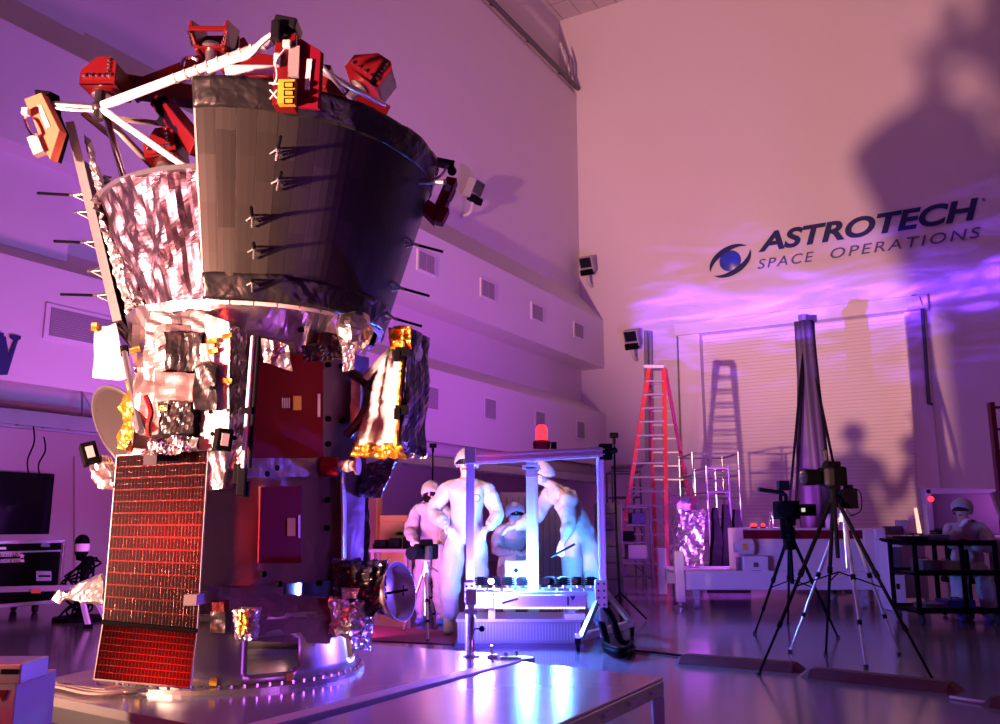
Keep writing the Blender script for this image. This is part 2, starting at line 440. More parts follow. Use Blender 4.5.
build('globe', b, 'globe_blue', lg, smooth=True)
for sgn in (1, -1):       # two crescent swooshes round the globe
    b = MB(); N_ = 28; out = []; inn = []
    for k in range(N_+1):
        t = k/N_; a = R(52)+t*R(160); th_ = math.sin(PI*t)*.17
        ex, ez = .54*math.cos(a)+.16*math.sin(a), .44*math.sin(a)
        out.append(gc+(D2*ex+UP*ez)*sgn); inn.append(gc+(D2*ex+UP*ez)*(1-th_/.47)*sgn)
    vs = out+inn; b.raw(vs, [(k, k+1, N_+1+k+1, N_+1+k) for k in range(N_)])
    build('swoosh', b, 'navy', lg, solid=.02)
# serif W on the lower box of the left wall (right end of a word that runs out of the frame)
def wpt(px, py): return wl_px(px, py, .735)
poly = [(-46, 333), (-24, 333), (-24, 337), (-28, 338), (-17, 361), (-9, 343), (-12, 337), (-15, 336), (-15, 333), (7, 335), (7, 339), (3, 340), (5, 358), (12, 340), (9, 338), (9, 335), (21, 336), (21, 339), (17, 341), (8, 375), (-1, 375), (-8, 355), (-20, 374), (-29, 374), (-42, 340), (-46, 338)]
poly = [(-46, 331), (-20, 331.5), (-20, 335), (-25, 336), (-17, 356), (-13, 345), (-16, 336), (-19, 335), (-19, 332), (3, 333), (3, 336), (5, 337), (8, 356), (14, 341), (10, 338), (10, 335), (20, 336), (20, 339), (17, 341), (6.5, 375), (-3, 375), (-8, 359), (-16, 375), (-26, 374), (-40, 338), (-46, 335)]
b = MB(); b.prism([wpt(*p) for p in poly], D2*.02)
tag(build('wall_letter', b, 'navy'), 'large navy blue serif letter W on the left wall, cut by the frame', 'letter')

# vents, wall lamps, conduits on the walls
def vent(name, s, z, w, h, split, label, off=.73):
    t = thing(name, wl(s, z, off), label, 'vent', 'vents on the left wall')
    b = MB().prism([wl(s-w/2, z-h/2, off-.01), wl(s+w/2, z-h/2, off-.01), wl(s+w/2, z+h/2, off-.01), wl(s-w/2, z+h/2, off-.01)], D2*.03)
    build('frame', b, 'trim_wall', t)
    b = MB(); N = 12
    for part in range(2 if split else 1):
        ww = (w-.06)/(2 if split else 1); s0 = s-w/2+.03+part*ww+(.02 if split else 0)
        for k in range(N):
            zz = z-h/2+.04+(h-.08)*(k+.5)/N
            b.prism([wl(s0, zz-.4*(h-.08)/N, off+.02), wl(s0+ww-.03, zz-.4*(h-.08)/N, off+.02), wl(s0+ww-.03, zz+.4*(h-.08)/N, off+.02), wl(s0, zz+.4*(h-.08)/N, off+.02)], D2*.012)
    build('louvre', b, 'vent', t)
def on_left(px, py, off=.72):
    p = wl_px(px, py, off)-CO; return -p.dot(D1), p.z
for i, (px, py, w, sp) in enumerate([(425.5, 263, .62, 1), (487, 290, .62, 1), (536.5, 313, .62, 1), (578, 331, .62, 1), (489, 409, .52, 0), (539, 421, .52, 0), (579.5, 430, .52, 0), (430, 398, .52, 0)]):
    s, z = on_left(px, py)
    vent('wall_vent', s, z, w*(1 if sp else 1.0), .44 if sp else .5, sp, ['double', 'single'][1-sp]+' wall vent on the '+['lower', 'upper'][sp]+' box of the left wall, '+['nearest the black cone', 'second from the black cone', 'third from the black cone', 'nearest the corner', 'left of the frame beacon', 'above the red beacon', 'nearest the corner', 'beside the gold foil box'][i])
s, z = on_left(103, 333); vent('wall_vent', s, z, 1.55, .42, 0, 'wide louvred vent on the left wall behind the white foil bag')
def wall_lamp(base, dirv, label):
    t = thing('wall_floodlight', base, label, 'lamp', 'wall floodlights')
    up = UP; side = dirv.cross(up).normalized()
    b = MB().tube(spline([base, base+dirv*.22+UP*.05, base+dirv*.3+UP*.35]), .05, 8)
    build('arm', b, 'white_paint', t, smooth=True)
    hd = base+dirv*.32+UP*.58
    rot = Matrix((side, dirv, UP)).transposed() @ Matrix.Rotation(R(-25), 3, 'X')
    build('housing', MB().box(hd, (.42, .22, .46), rot), 'grey_paint', t, bevel=.02)
    build('lens', MB().box(hd+rot @ V((0, .12, .06)), (.34, .02, .28), rot), 'glass_dark', t)
    build('ballast', MB().box(hd-UP*.25+dirv*.03, (.36, .2, .16), rot), 'black', t, bevel=.01)
wall_lamp(wl_px(462, 216, 0), D2, 'grey floodlight on a bent white arm, on the left wall right of the cone')
wall_lamp(wr_px(586, 287, 0)+D2*.2, -D1, 'grey floodlight on a bent white arm at the corner of the two walls')
wall_lamp(wr_px(637, 360, 0), -D1, 'small floodlight on the right wall above the red ladder')
def wtube(name, pts, r, m, label, cat='pipe', group=None):
    return tag(build(name, MB().tube(pts, r, 8), m, smooth=True), label, cat, group)
wtube('conduit', [wr_px(646, 331, .08), wr_px(648, 460, .08), wr_px(640, 466, .08), wr_px(612, 468, .08)], .06, 'grey_paint', 'grey conduit going down the right wall behind the red ladder, left pipe', 'conduit')
wtube('conduit', [wr_px(650.5, 331, .08), wr_px(652, 462, .08)], .05, 'grey_paint', 'grey conduit going down the right wall behind the red ladder, right pipe', 'conduit')
wtube('conduit', [wr_px(677, 330, .05), wr_px(681, 470, .05), wr_px(682, 560, .05)], .02, 'grey_paint', 'thin grey conduit on the right wall beside the door jamb', 'conduit')
wtube('wall_pipe', [wr_px(909, 300, .1), wr_px(913, 296.5, .35), wr_px(920, 297, .38), wr_px(922, 303, .38), wr_px(929, 404, .3), wr_px(933, 404, .3)], .045, 'steel_dark', 'dark hooked pipe hanging on the right wall right of the door header', 'pipe')

# pipes and cable tray below the lower box of the left wall
for k, (y0, y1, r, m) in enumerate([(396, 414, .17, 'grey_paint'), (417, 432, .13, 'grey_paint')]):
    a = wl_px(0, y0, .35+.0*k); a = wl_px(-60, y0-8, .4); s, z = -((a-CO).dot(D1)), a.z
    b = MB().tube([wl(.2, z, .4), wl(21, z, .4)], r, 14)
    for ss in range(2, 21, 3): b.tube([wl(ss, z+r, .4), wl(ss, 2.66, .4)], .02, 6)
    tag(build('duct_pipe', b, 'trim_wall', smooth=True), ['thick grey pipe slung right under the left wall box', 'second, lower grey pipe slung under the left wall box'][k], 'pipe', 'ceiling pipes under the box')
# cable tray
a = wl_px(0, 425, .9); z = a.z
b = MB()
for o in (.75, 1.1): b.prism([wl(0.5, z, o), wl(.5, z, o+.03), wl(.5, z+.16, o+.03), wl(.5, z+.16, o)], -D1*20)
for k in range(66): b.bar(wl(.6+.3*k, z+.03, .76), wl(.6+.3*k, z+.03, 1.12), .03, .02)
for k in range(7):
    for o in (.77, 1.1): b.tube([wl(1+3*k, z+.1, o), wl(1+3*k, 2.66, .7)], .012, 6)
tag(build('cable_tray', b, 'steel'), 'long metal cable tray hung along the foot of the left wall box', 'cable tray')
for px, py0, py1, lab in ((33, 423, 470, 'left'), (44, 437, 470, 'right')):
    p0 = wl_px(px, py0, .9); p1 = wl_px(px-4, py1+6, .6)
    tag(build('hanging_cable', MB().tube(spline([p0, p0.lerp(p1, .35)+V((.03, 0, 0)), p0.lerp(p1, .7)-V((.03, 0, 0)), p1]), .009, 6), 'black'), 'thin dark cable hanging above the wall screen, '+lab+' one', 'cable')
# a pale door panel and dark openings behind
b = MB().prism([wl_px(74, 456, -2.97), wl_px(135, 462, -2.97), wl_px(135, 578, -2.97), wl_px(74, 600, -2.97)], D2*.03)
structure(build('door_2', b, 'trim_wall'))

# ------------------------------------------------------------------ STAGE
ZP = .25
A = fl(8, 688, ZP); Cc = fl(535, 657, ZP); Aa = fl(190, 724, ZP); C2 = fl(277, 724, ZP); Bl = fl(96, 668, ZP); Br = fl(345, 642, ZP)
def isect(p, q, r, s):
    d = q-p; e = s-r; t = ((r.x-p.x)*e.y-(r.y-p.y)*e.x)/(d.x*e.y-d.y*e.x); return p+d*t
Dd = isect(A, Aa, Cc, C2); Bb = isect(A, Bl, Cc, Br)
print('STAGE', A, Bb, Cc, Dd)
st = thing('stage_platform', ((A+Cc)/2)*1-UP*ZP, 'low polished metal platform carrying the spacecraft', 'platform')
build('deck', MB().prism([A, Bb, Cc, Dd], -UP*.045), 'stage_metal', st, bevel=.004)
cen = (A+Bb+Cc+Dd)/4
def inset(p, k): return p.lerp(cen, k)
b = MB(); cs = [A, Bb, Cc, Dd]
for i in range(4): b.bar(inset(cs[i], .04)-UP*.085, inset(cs[(i+1) % 4], .04)-UP*.085, .06, .08)
build('frame', b, 'steel', st)
for p in cs:
    q = inset(p, .06); build('leg', MB().bb(q-V((.04, .04, .21)), q+V((.04, .04, -.25+.0))-UP*0), 'steel', st)
# front table
T1 = fl(523, 662, .27); T2 = fl(663, 677, .27); e1 = fl(557, 724, .27); T3 = T2+(e1-T2)*3.0
T4 = T1+(T3-T2); 
ft = thing('work_table', V(((T1+T3)/2).to_tuple())-UP*.27, 'low aluminium-topped table in the foreground right of the platform', 'table')
build('tabletop', MB().prism([T1, T2, T3, T4], -UP*.012), 'stage_metal', ft, bevel=.003)
cen2 = (T1+T2+T3+T4)/4; b = MB(); cs = [T1, T2, T3, T4]
for i in range(4): b.bar(cs[i].lerp(cen2, .015)-UP*.05, cs[(i+1) % 4].lerp(cen2, .015)-UP*.05, .04, .072)
build('frame', b, 'steel', ft, bevel=.004)
b = MB()
for i in range(12):
    p = T2.lerp(T3, i/12+.02)+ (T2-T1).normalized()*.002-UP*.05
    build('edge_plate', MB().bar(p, p.lerp(T3, .04), .05, .02), 'grey_paint', ft)
for p in cs:
    q = p.lerp(cen2, .03); b = MB().bb((q.x-.03, q.y-.03, .02), (q.x+.03, q.y+.03, .18)); b.tube([(q.x, q.y, 0), (q.x, q.y, .03)], .02, 8)
    build('leg', b, 'grey_paint', ft)
# tape strip lying on the deck beside the gap
g = (C2-Cc).normalized(); nn = UP.cross(g)*1
b = MB().prism([Cc+g*.05-UP*0+UP*.001, Cc+g*4+UP*.001, Cc+g*4-nn*.10+UP*.001, Cc+g*.05-nn*.10+UP*.001], UP*.002)
tag(build('floor_tape', b, 'beige'), 'dull tape strip along the right edge of the spacecraft platform', 'tape')
# stanchion post and clamps on the platform's far right corner
pp = fl(471, 656, ZP)
t = thing('guide_post', pp, 'shiny steel post standing on the platform corner in front of the aluminium frame', 'post')
build('flange', MB().lathe([(0, 0), (.06, 0), (.06, .012), (0, .012)], pp), 'steel', t)
build('tube', MB().lathe([(.025, .01), (.025, .34), (0, .34)], pp, n=16), 'chrome', t, smooth=True)
build('clamp', MB().box(pp+UP*.37, (.07, .06, .1)).box(pp+UP*.28, (.09, .05, .03)), 'aluminium', t, bevel=.004)
build('knob', MB().ball(pp+V((.07, 0, .17)), .02, 8).tube([pp+UP*.17, pp+V((.07, 0, .17))], .006, 6), 'black', t)
for k, (px, py) in enumerate([(492, 654), (506, 656), (516, 656)]):
    q = fl(px, py+3, ZP)
    t = thing('clamp_fitting', q, 'small metal clamp fitting on the platform corner, '+['tallest, nearest the post', 'middle one', 'nearest the tip'][k], 'clamp', 'clamp fittings on the platform corner')
    hgt = (.06, .03, .04)[k]
    build('base', MB().box(q+UP*.008, (.07, .06, .016)), 'steel', t)
    build('bolt', MB().tube([q+UP*.012, q+UP*(.012+hgt)], .012, 8), 'chrome', t)

# ------------------------------------------------------------------ ADAPTER RING
AX = V((-1.55, 5.3, 0))
def cyl(a, r, z): return V((AX.x+r*math.cos(R(a)), AX.y+r*math.sin(R(a)), z))
ring = thing('payload_adapter_ring', AX+UP*ZP, 'riveted aluminium ring with cut-out windows under the spacecraft', 'adapter ring')
z0, z1 = ZP, .60
def ring_r(z): return .69-(z-z0)/(z1-z0)*.06
b = MB(); n = 120; zs = [z0+.03, z0+.08, z0+.10, z0+.24, z0+.26, z1]
for k in range(n):
    a0, a1 = 360*k/n, 360*(k+1)/n; mid = (k+.5) % 16
    for j in range(len(zs)-1):
        da = abs(((a0+1.5+58) % 60+30) % 60-30)
        if (da < 12 and j == 2) or (da < 10 and j in (1, 3)): continue
        b.face([cyl(a0, ring_r(zs[j]), zs[j]), cyl(a1, ring_r(zs[j]), zs[j]), cyl(a1, ring_r(zs[j+1]), zs[j+1]), cyl(a0, ring_r(zs[j+1]), zs[j+1])])
build('wall', b, 'ring_alloy', ring, solid=.014, smooth=True)
build('bottom_flange', MB().lathe([(.64, 0), (.745, 0), (.745, .022), (.71, .03), (.64, .03)], AX+UP*z0, n=96, closed=True), 'ring_alloy', ring)
build('top_flange', MB().lathe([(.58, -.0), (.665, -.0), (.665, .025), (.58, .025)], AX+UP*z1, n=96, closed=True), 'ring_alloy', ring)
for k in range(72): build('bolt', MB().tube([cyl(5*k, .725, z0+.02), cyl(5*k, .725, z0+.042)], .009, 6), 'chrome', ring)
for a in (-140, -118, -84, -52): 
    b = MB().face([cyl(a, .704, z0+.035), cyl(a+3, .704, z0+.035), cyl(a+3, .70, z0+.075), cyl(a, .70, z0+.075)]); build('tape_patch', b, 'yellow', ring, solid=.004)

# ------------------------------------------------------------------ SPACECRAFT
sc = thing('spacecraft', AX+UP*.625, 'tall foil-wrapped space probe with black conical radiators and red-lit solar panel on the platform', 'spacecraft')
HA = [-67, -7, 53, 113, 173, 233]; HR = .75
def hexp(i, z, r=HR): return cyl(HA[i % 6], r, z)
# lower cone between ring and bus
b = MB()
for i in range(6):
    for k in range(4):
        aa = HA[i]+15*k; ab = aa+15
        def pt(a_, z_, i=i):
            if z_ > .7:
                t_ = (a_-HA[i])/60; return hexp(i, .80, .70).lerp(hexp(i+1, .80, .70), t_)
            return cyl(a_, .60, .63)
        if i in (0, 1) and k in (1, 2): 
            continue
        b.face([pt(aa, .6), pt(ab, .6), pt(ab, .8), pt(aa, .8)])
build('lower_skirt', b, 'blanket', sc, solid=.01)
build('core_tube', MB().lathe([(.36, .55), (.36, 2.2), (0, 2.2)], AX, n=32), 'ring_alloy', sc, smooth=True)
b = MB()
for i in range(6):
    nu, nv = 14, 26
    def fn(u, v, i=i):
        p = hexp(i, .78+v*1.32).lerp(hexp(i+1, .78+v*1.32), u)
        out = (hexp(i, 0)+hexp(i+1, 0)).normalized() if False else ((hexp(i, 0)+hexp(i+1, 0))/2-AX).normalized()
        e = min(1, 8*u, 8*(1-u)); w = noise.noise(p*4.5)*.03+noise.noise(p*9+V((3, 1, 2)))*.014
        return p+out*(w*e)
    b.patch(fn, nu, nv)
b.face([hexp(i, 2.1) for i in range(6)]); b.face([hexp(i, .78) for i in range(6)])
bus = build('bus', b, 'blanket', sc, smooth=True)
def on_face(u, z, off=.02, i=0):
    p = hexp(i, z).lerp(hexp(i+1, z), u); o = ((hexp(i, 0)+hexp(i+1, 0))/2-AX).normalized(); return p+o*off
def face_uv(px, py, i=0, off=.02):
    """point of bus face i seen along a surveyed direction"""
    a, c = hexp(i, 0), hexp(i+1, 0); o = ((a+c)/2-AX).normalized(); r = V(ray(px, py)); k = (a+o*off)
    t = (k.x*o.x+k.y*o.y)/(r.x*o.x+r.y*o.y); return V((r.x*t, r.y*t, H+r.z*t))
FN = ((hexp(0, 0)+hexp(1, 0))/2-AX).normalized()
def plate(px4, off, th, m, name, parent=None, bevel=.003):
    q = [face_uv(x, y, 0, off) for x, y in px4]; return build(name, MB().prism(q, FN*th), m, parent or sc, bevel=bevel)
rp = plate([(250, 358), (322, 352), (322, 458), (247, 458)], .045, .012, 'red_dark', 'red_panel_cover')
plate([(293, 396), (301, 396), (301, 410), (293, 410)], .058, .003, 'yellow', 'label', rp, 0)
plate([(317.5, 394), (320, 394), (320, 417), (317.5, 417)], .058, .003, 'label_white', 'strip', rp, 0)
b = MB()
for k in range(4): 
    q = [face_uv(282+k*2.2, 398, 0, .058), face_uv(283+k*2.2, 398, 0, .058), face_uv(283+k*2.2, 408, 0, .058), face_uv(282+k*2.2, 408, 0, .058)]; b.prism(q, FN*.002)
build('lettering', b, 'label_white', rp)
rp = plate([(259, 487), (301, 486), (300, 563), (257, 563)], .045, .012, 'red_dark', 'red_panel_cover')
plate([(287, 518), (295, 518), (295, 536), (287, 536)], .058, .003, 'yellow', 'label', rp, 0)
plate([(298, 515), (300, 515), (300, 538), (298, 538)], .058, .003, 'label_white', 'strip', rp, 0)
for (px, py) in [(275, 468), (327, 365), (327, 419), (341, 421), (341, 366), (327, 444), (326, 500), (326, 528), (262, 574), (278, 584), (318, 583), (300, 330), (265, 474)]:
    p = face_uv(px, py, 0, .03); build('blanket_button', MB().tube([p, p+FN*.02], .016, 12), 'black', sc)
# seam flap between upper and lower bus
b = foil_sheet([face_uv(245, 478, 0, .05), face_uv(341, 476, 0, .05), face_uv(341, 458, 0, .06), face_uv(245, 458, 0, .05)], 8, 3, .008, 3)
build('blanket_flap', b, 'blanket', sc, solid=.004)
# thin vertical pole in front of the bus edge
p0, p1 = at(243, 468, 4.34), at(253, 336, 4.34)
pole = build('guide_rod', MB().tube([p0, p1], .011, 10), 'strut_white', sc, smooth=True)
build('guide_rail', MB().tube([p0+V((.028, .01, 0)), p1+V((.028, .01, 0))], .012, 8), 'black', sc)
build('collar', MB().box(at(247, 411, 4.33), (.05, .03, .03)), 'black', pole)
build('rod_foot', MB().box(at(242, 480, 4.38), (.045, .04, .16)).box(at(237, 474, 4.40), (.035, .03, .10)).box(at(246, 489, 4.40), (.03, .03, .08)), 'black', sc, bevel=.006)
# white foil on the left front face
def fsheet(px4, Y4, nu, nv, amp, seed, m, name='foil_blanket', solid=.004):
    q = [at(x, y, Y) for (x, y), Y in zip(px4, Y4)]; return build(name, foil_sheet(q, nu, nv, amp, seed), m, sc, solid=solid)
fsheet([(199, 450), (229, 450), (229, 322), (206, 314)], [4.42, 4.36, 4.36, 4.42], 2, 6, .010, 1, 'white_foil')
fsheet([(128, 455), (200, 450), (200, 310), (150, 312)], [4.8, 4.58, 4.6, 4.75], 9, 12, .03, 2, 'silver_foil')
fsheet([(222, 470), (246, 470), (246, 330), (222, 322)], [4.5, 4.47, 4.47, 4.5], 4, 12, .012, 5, 'silver_fine')
for (px, py) in [(212, 388), (211, 412), (213, 434), (236, 352), (236, 386), (236, 412), (235, 438)]:
    p = at(px, py, 4.32); build('blanket_button', MB().tube([p, p-V((0, .012, 0))], .011, 10), 'black', sc)
# foil bundle
build('foil_bundle', bag_px(132, 325, 192, 372, 4.46, .25, 3, .022, 11), 'silver_soft', sc)
build('foil_bundle', bag_px(148, 312, 205, 340, 4.46, .2, 4, .022, 12), 'silver_soft', sc)
build('foil_bundle', bag_px(136, 366, 160, 432, 4.47, .2, 3, .016, 13, skew=-4), 'silver_soft', sc)
build('foil_box', bag_px(155, 372, 197, 402, 4.36, .22, 3, .012, 14), 'silver_soft', sc)
build('black_drape', bag_px(166, 332, 200, 372, 4.40, .1, 3, .016, 15), 'black_film', sc)
build('black_drape', bag_px(192, 364, 214, 408, 4.33, .12, 3, .014, 16, skew=2), 'black_film', sc)
build('black_bag', bag_px(159, 402, 191, 434, 4.36, .16, 3, .014, 17), 'black_film', sc)
build('silver_panel', bag_px(200, 344, 214, 364, 4.36, .05, 3, .004, 18), 'white_foil', sc)
for x, y in [(212, 341), (227, 336), (227, 381), (213, 351), (229, 432), (163, 408), (135, 350)]:
    p = at(x, y, 4.36); build('kapton_tape', MB().box(p, (.05, .012, .025), Matrix.Rotation(R(rnd.uniform(-20, 20)), 3, 'Y')), 'gold_foil', sc)
fsheet([(118, 448), (131, 452), (136, 392), (126, 380)], [4.68, 4.6, 4.6, 4.7], 3, 8, .02, 8, 'gold_foil', 'gold_tape')
build('red_tag', MB().tube(spline([at(146, 396, 4.38), at(151, 412, 4.36), at(148, 425, 4.36), at(149, 436, 4.38)]), .014, 6), 'red_paint', sc)
# inclined thin booms left
build('boom', MB().tube([at(124, 350, 4.7), at(141, 432, 4.42)], .017, 8), 'steel', sc)
build('boom_tip', MB().tube([at(124, 346, 4.7), at(125, 356, 4.7)], .024, 8), 'black', sc)
# hanging white foil bag
b = foil_bag([at(93, 378, 4.95), at(126, 378, 4.8), at(126, 378, 5.05), at(95, 378, 5.2), at(95, 327, 4.95), at(116, 322, 4.8), at(114, 326, 5.05), at(98, 326, 5.2)], 3, .012, 21)
wb = build('foil_bag', b, 'white_foil', sc)
build('bag_arm', MB().tube([at(118, 324, 4.9), at(135, 345, 4.85)], .03, 8), 'dark_foil', sc)
build('gold_tie', MB().box(at(95, 327, 4.9), (.03, .03, .05)), 'gold_foil', wb)
# dish antenna: shallow bowl seen from behind and below
dc = at(131, 429, 5.05); dax = V((-.62, -.15, -.55)).normalized()
prof_d = [(r_, .42*r_*r_) for r_ in [i/12*.29 for i in range(13)]]
dish = build('dish_antenna', MB().lathe(prof_d, dc, V((-.5, -.65, -.5)), n=40), 'dish_shell', sc, smooth=True, solid=.012)
build('rim', MB().tube([dc+V((-.5, -.65, -.5)).normalized()*.0353+V((-.5, -.65, -.5)).normalized().orthogonal().normalized()*.29*math.cos(2*PI*k/48)+V((-.5, -.65, -.5)).normalized().cross(V((-.5, -.65, -.5)).normalized().orthogonal().normalized())*.29*math.sin(2*PI*k/48) for k in range(49)], .008, 6), 'steel', dish)
b = MB()
for k in range(20):
    ax = V((-.5, -.65, -.5)).normalized(); u = ax.orthogonal().normalized(); w = ax.cross(u); a = 2*PI*k/20
    b.ball(dc+ax*(.42*.26*.26)+(u*math.cos(a)+w*math.sin(a))*.26, .007, 5)
build('rivets', b, 'chrome', dish)
build('dish_mount', MB().tube([dc, at(146, 425, 5.0)], .05, 10), 'steel', sc)
# camera heads on foil cones either side of the panel
for (hx, hy, pts8, fx) in ((84.5, 454, (86, 457, 97, 489, 113, 488, 101, 455), 80), (218, 440, (207, 446, 208, 492, 224, 488, 226, 448), 211)):
    x0, y0, x1, y1, x2, y2, x3, y3 = pts8; Y = 4.45
    dv = V((0, .14, 0)); q = [at(x1, y1, Y), at(x2, y2, Y), at(x3, y3, Y), at(x0, y0, Y)]
    cone = build('foil_cone', foil_bag([q[0], q[1], q[1]+dv, q[0]+dv, q[3], q[2], q[2]+dv, q[3]+dv], 3, .012, int(hx)), 'silver_foil', sc)
    Y = 4.45 if hx < 100 else 4.27; rot = Matrix.Rotation(R(-20 if hx < 100 else 5), 3, 'Y') @ Matrix.Rotation(R(30), 3, 'Z')
    hd = build('sun_sensor', MB().box(at(hx+5, hy, Y), (.075, .09, .11), rot), 'black', sc, bevel=.004)
    build('sensor_face', MB().box(at(hx+5, hy, Y)+rot @ V((-.0, -.048, 0)), (.035, .006, .06), rot), 'beige', hd)
# solar panel, two hinged leaves
def panel(px4, Y4, cols, rows, name, nrm_hint):
    q = [at(x, y, Y) for (x, y), Y in zip(px4, Y4)]   # bl br tr tl
    n_ = (q[1]-q[0]).cross(q[3]-q[0]).normalized()
    if n_.y > 0: n_ = -n_
    p = build(name, MB().prism([v+n_*-.02 for v in q], n_*.018), 'white_paint', sc)
    b = MB(); nu, nv = 6, 12
    def fn(u, v): return (q[0].lerp(q[1], u)).lerp(q[3].lerp(q[2], u), v)+n_*.001
    b.patch(fn, nu, nv, .012, .988, .008, .992, uvs=(cols, rows))
    build('solar_cells', b, 'solar_cells', p)
    return q, n_
YP0, YP1 = 4.25, 4.30
qa, na = panel([(102, 622), (197, 631), (208, 449), (116, 455)], [4.42, 4.40, 4.44, 4.46], 27, 14, 'solar_panel', None)
qb, nb = panel([(93, 679), (190, 688), (197, 632), (102, 623)], [4.29, 4.27, 4.40, 4.42], 27, 8, 'solar_panel', None)
print('PANEL N', na, nb)
build('panel_hinge', MB().tube([qa[0], qa[1]], .012, 8), 'black', sc)
build('panel_bracket', MB().bar(at(150, 460, 4.3), at(160, 450, 4.65), .06, .05), 'steel', sc); build('panel_bracket', MB().bar(at(190, 600, 4.2), at(215, 595, 4.6), .06, .05), 'steel', sc)
fsheet([(140, 456), (190, 452), (188, 436), (150, 440)], [4.34, 4.3, 4.36, 4.4], 9, 3, .02, 31, 'silver_fine', 'crumpled_foil')
# foil arm sticking out left of the panel
b = foil_bag([at(60, 598, 4.7), at(103, 604, 4.5), at(103, 604, 4.75), at(60, 598, 4.85), at(72, 588, 4.7), at(103, 575, 4.5), at(103, 575, 4.75), at(72, 588, 4.85)], 4, .015, 33)
build('foil_arm', b, 'silver_foil', sc)
build('foil_arm_tip', foil_bag([at(52, 600, 4.7), at(60, 604, 4.7), at(60, 604, 4.8), at(52, 600, 4.8), at(58, 590, 4.7), at(66, 594, 4.7), at(66, 594, 4.8), at(58, 590, 4.8)], 2, .006, 34), 'silver_foil', sc)
# gold pouch, red block on the lower left of the bus
build('gold_pouch', bag_px(234, 610, 253, 640, 4.32, .12, 4, .014, 35), 'silver_foil', sc)
build('gold_pouch_tape', bag_px(238, 612, 247, 634, 4.28, .05, 3, .014, 36), 'gold_foil', sc)
build('red_block', bag_px(212, 601, 224, 612, 4.4, .08, 2, .002, 37), 'red_paint', sc)
build('black_block', bag_px(210, 612, 225, 633, 4.4, .1, 2, .003, 38), 'dark_foil', sc)
build('lower_foil', foil_sheet([at(206, 612, 4.50), at(343, 622, 5.0), at(343, 600, 5.08), at(206, 585, 4.52)], 10, 4, .008, 39), 'blanket', sc, solid=.004)
build('lower_foil', foil_sheet([at(235, 640, 4.66), at(330, 644, 4.95), at(338, 616, 5.0), at(225, 606, 4.55)], 8, 3, .008, 40), 'blanket', sc, solid=.004)
# right side: violet-lit side panel, thruster fitting
b = foil_bag([at(343, 560, 4.9), at(356, 557, 5.6), at(354, 557, 5.62), at(341, 560, 4.92), at(342, 472, 4.9), at(355, 475, 5.6), at(353, 475, 5.62), at(340, 472, 4.92)], 2, .003, 41)
build('side_panel', b, 'white_paint', sc)
b = foil_bag([at(354, 562, 5.25), at(369, 560, 5.25), at(369, 560, 5.4), at(354, 562, 5.4), at(352, 480, 5.25), at(368, 484, 5.25), at(368, 484, 5.4), at(352, 480, 5.4)], 4, .014, 42)
build('side_blanket', b, 'dark_foil', sc)
b = foil_bag([at(358, 495, 5.1), at(381, 496, 5.1), at(381, 496, 5.3), at(358, 495, 5.3), at(365, 466, 5.1), at(397, 458, 5.1), at(397, 458, 5.3), at(365, 466, 5.3)], 4, .02, 43)
build('side_blanket', b, 'dark_foil', sc)
th_ = build('thruster', MB().lathe([(0, 0), (.03, 0), (.035, .06), (.028, .07), (.028, .1), (.05, .1), (.05, .115), (0, .115)], at(339, 466, 4.85), V((1, -.15, 0)), n=16), 'beige', sc)
build('thruster_cap', MB().tube([at(322, 467, 4.85), at(338, 466.5, 4.85)], .055, 14), 'red_dark', th_)
# right foil-and-gold box
bx = foil_bag([at(352, 450, 4.95), at(400, 447, 4.7), at(424, 456, 5.0), at(385, 456, 5.2), at(375, 362, 4.95), at(408, 330, 4.7), at(427, 340, 5.0), at(398, 345, 5.2)], 5, .016, 51)
eb = build('equipment_box', bx, 'silver_foil', sc)
build('box_blanket', foil_sheet([at(401, 448, 4.69), at(426, 458, 4.98), at(429, 338, 4.98), at(410, 328, 4.69)], 4, 9, .012, 52), 'dark_foil', eb, solid=.004)
build('white_blanket', foil_sheet([at(356, 444, 4.88), at(397, 446, 4.68), at(404, 345, 4.68), at(380, 362, 4.88)], 3, 5, .010, 53), 'white_foil', eb, solid=.004)
build('gold_edge', foil_sheet([at(390, 348, 4.7), at(411, 349, 4.66), at(411, 325, 4.66), at(388, 327, 4.75)], 5, 4, .012, 54), 'gold_foil', eb, solid=.004)
build('gold_edge', MB().tube(spline([at(396, 446, 4.66), at(399, 400, 4.66), at(401, 370, 4.66), at(404, 330, 4.66)]), .012, 6), 'gold_foil', eb)
build('gold_base', foil_sheet([at(350, 457, 4.85), at(405, 459, 4.64), at(400, 444, 4.66), at(356, 443, 4.86)], 8, 3, .02, 55), 'gold_foil', eb, solid=.004)
for y in (352, 410): build('hinge', MB().box(at(402, y, 4.64), (.07, .03, .05)).box(at(397, y+4, 4.63), (.03, .02, .06)), 'black', eb)
build('box_skirt', foil_sheet([at(352, 456, 4.9), at(427, 459, 4.95), at(427, 446, 4.9), at(360, 444, 4.9)], 10, 2, .018, 56), 'silver_fine', eb, solid=.004)
b = foil_bag([at(350, 425, 4.98), at(360, 425, 4.98), at(360, 425, 5.1), at(350, 425, 5.1), at(352, 379, 4.98), at(361, 383, 4.98), at(361, 383, 5.1), at(352, 379, 5.1)], 3, .006, 57)
build('white_strip', b, 'white_foil', sc)
build('mount_arm', MB().tube(spline([at(347, 435, 4.95), at(365, 412, 4.9), at(367, 385, 4.95), at(350, 372, 4.95)]), .03, 8), 'black_film', sc)
build('mount_strut', MB().tube([at(365, 378, 4.9), at(391, 350, 4.85)], .022, 8), 'aluminium', sc)
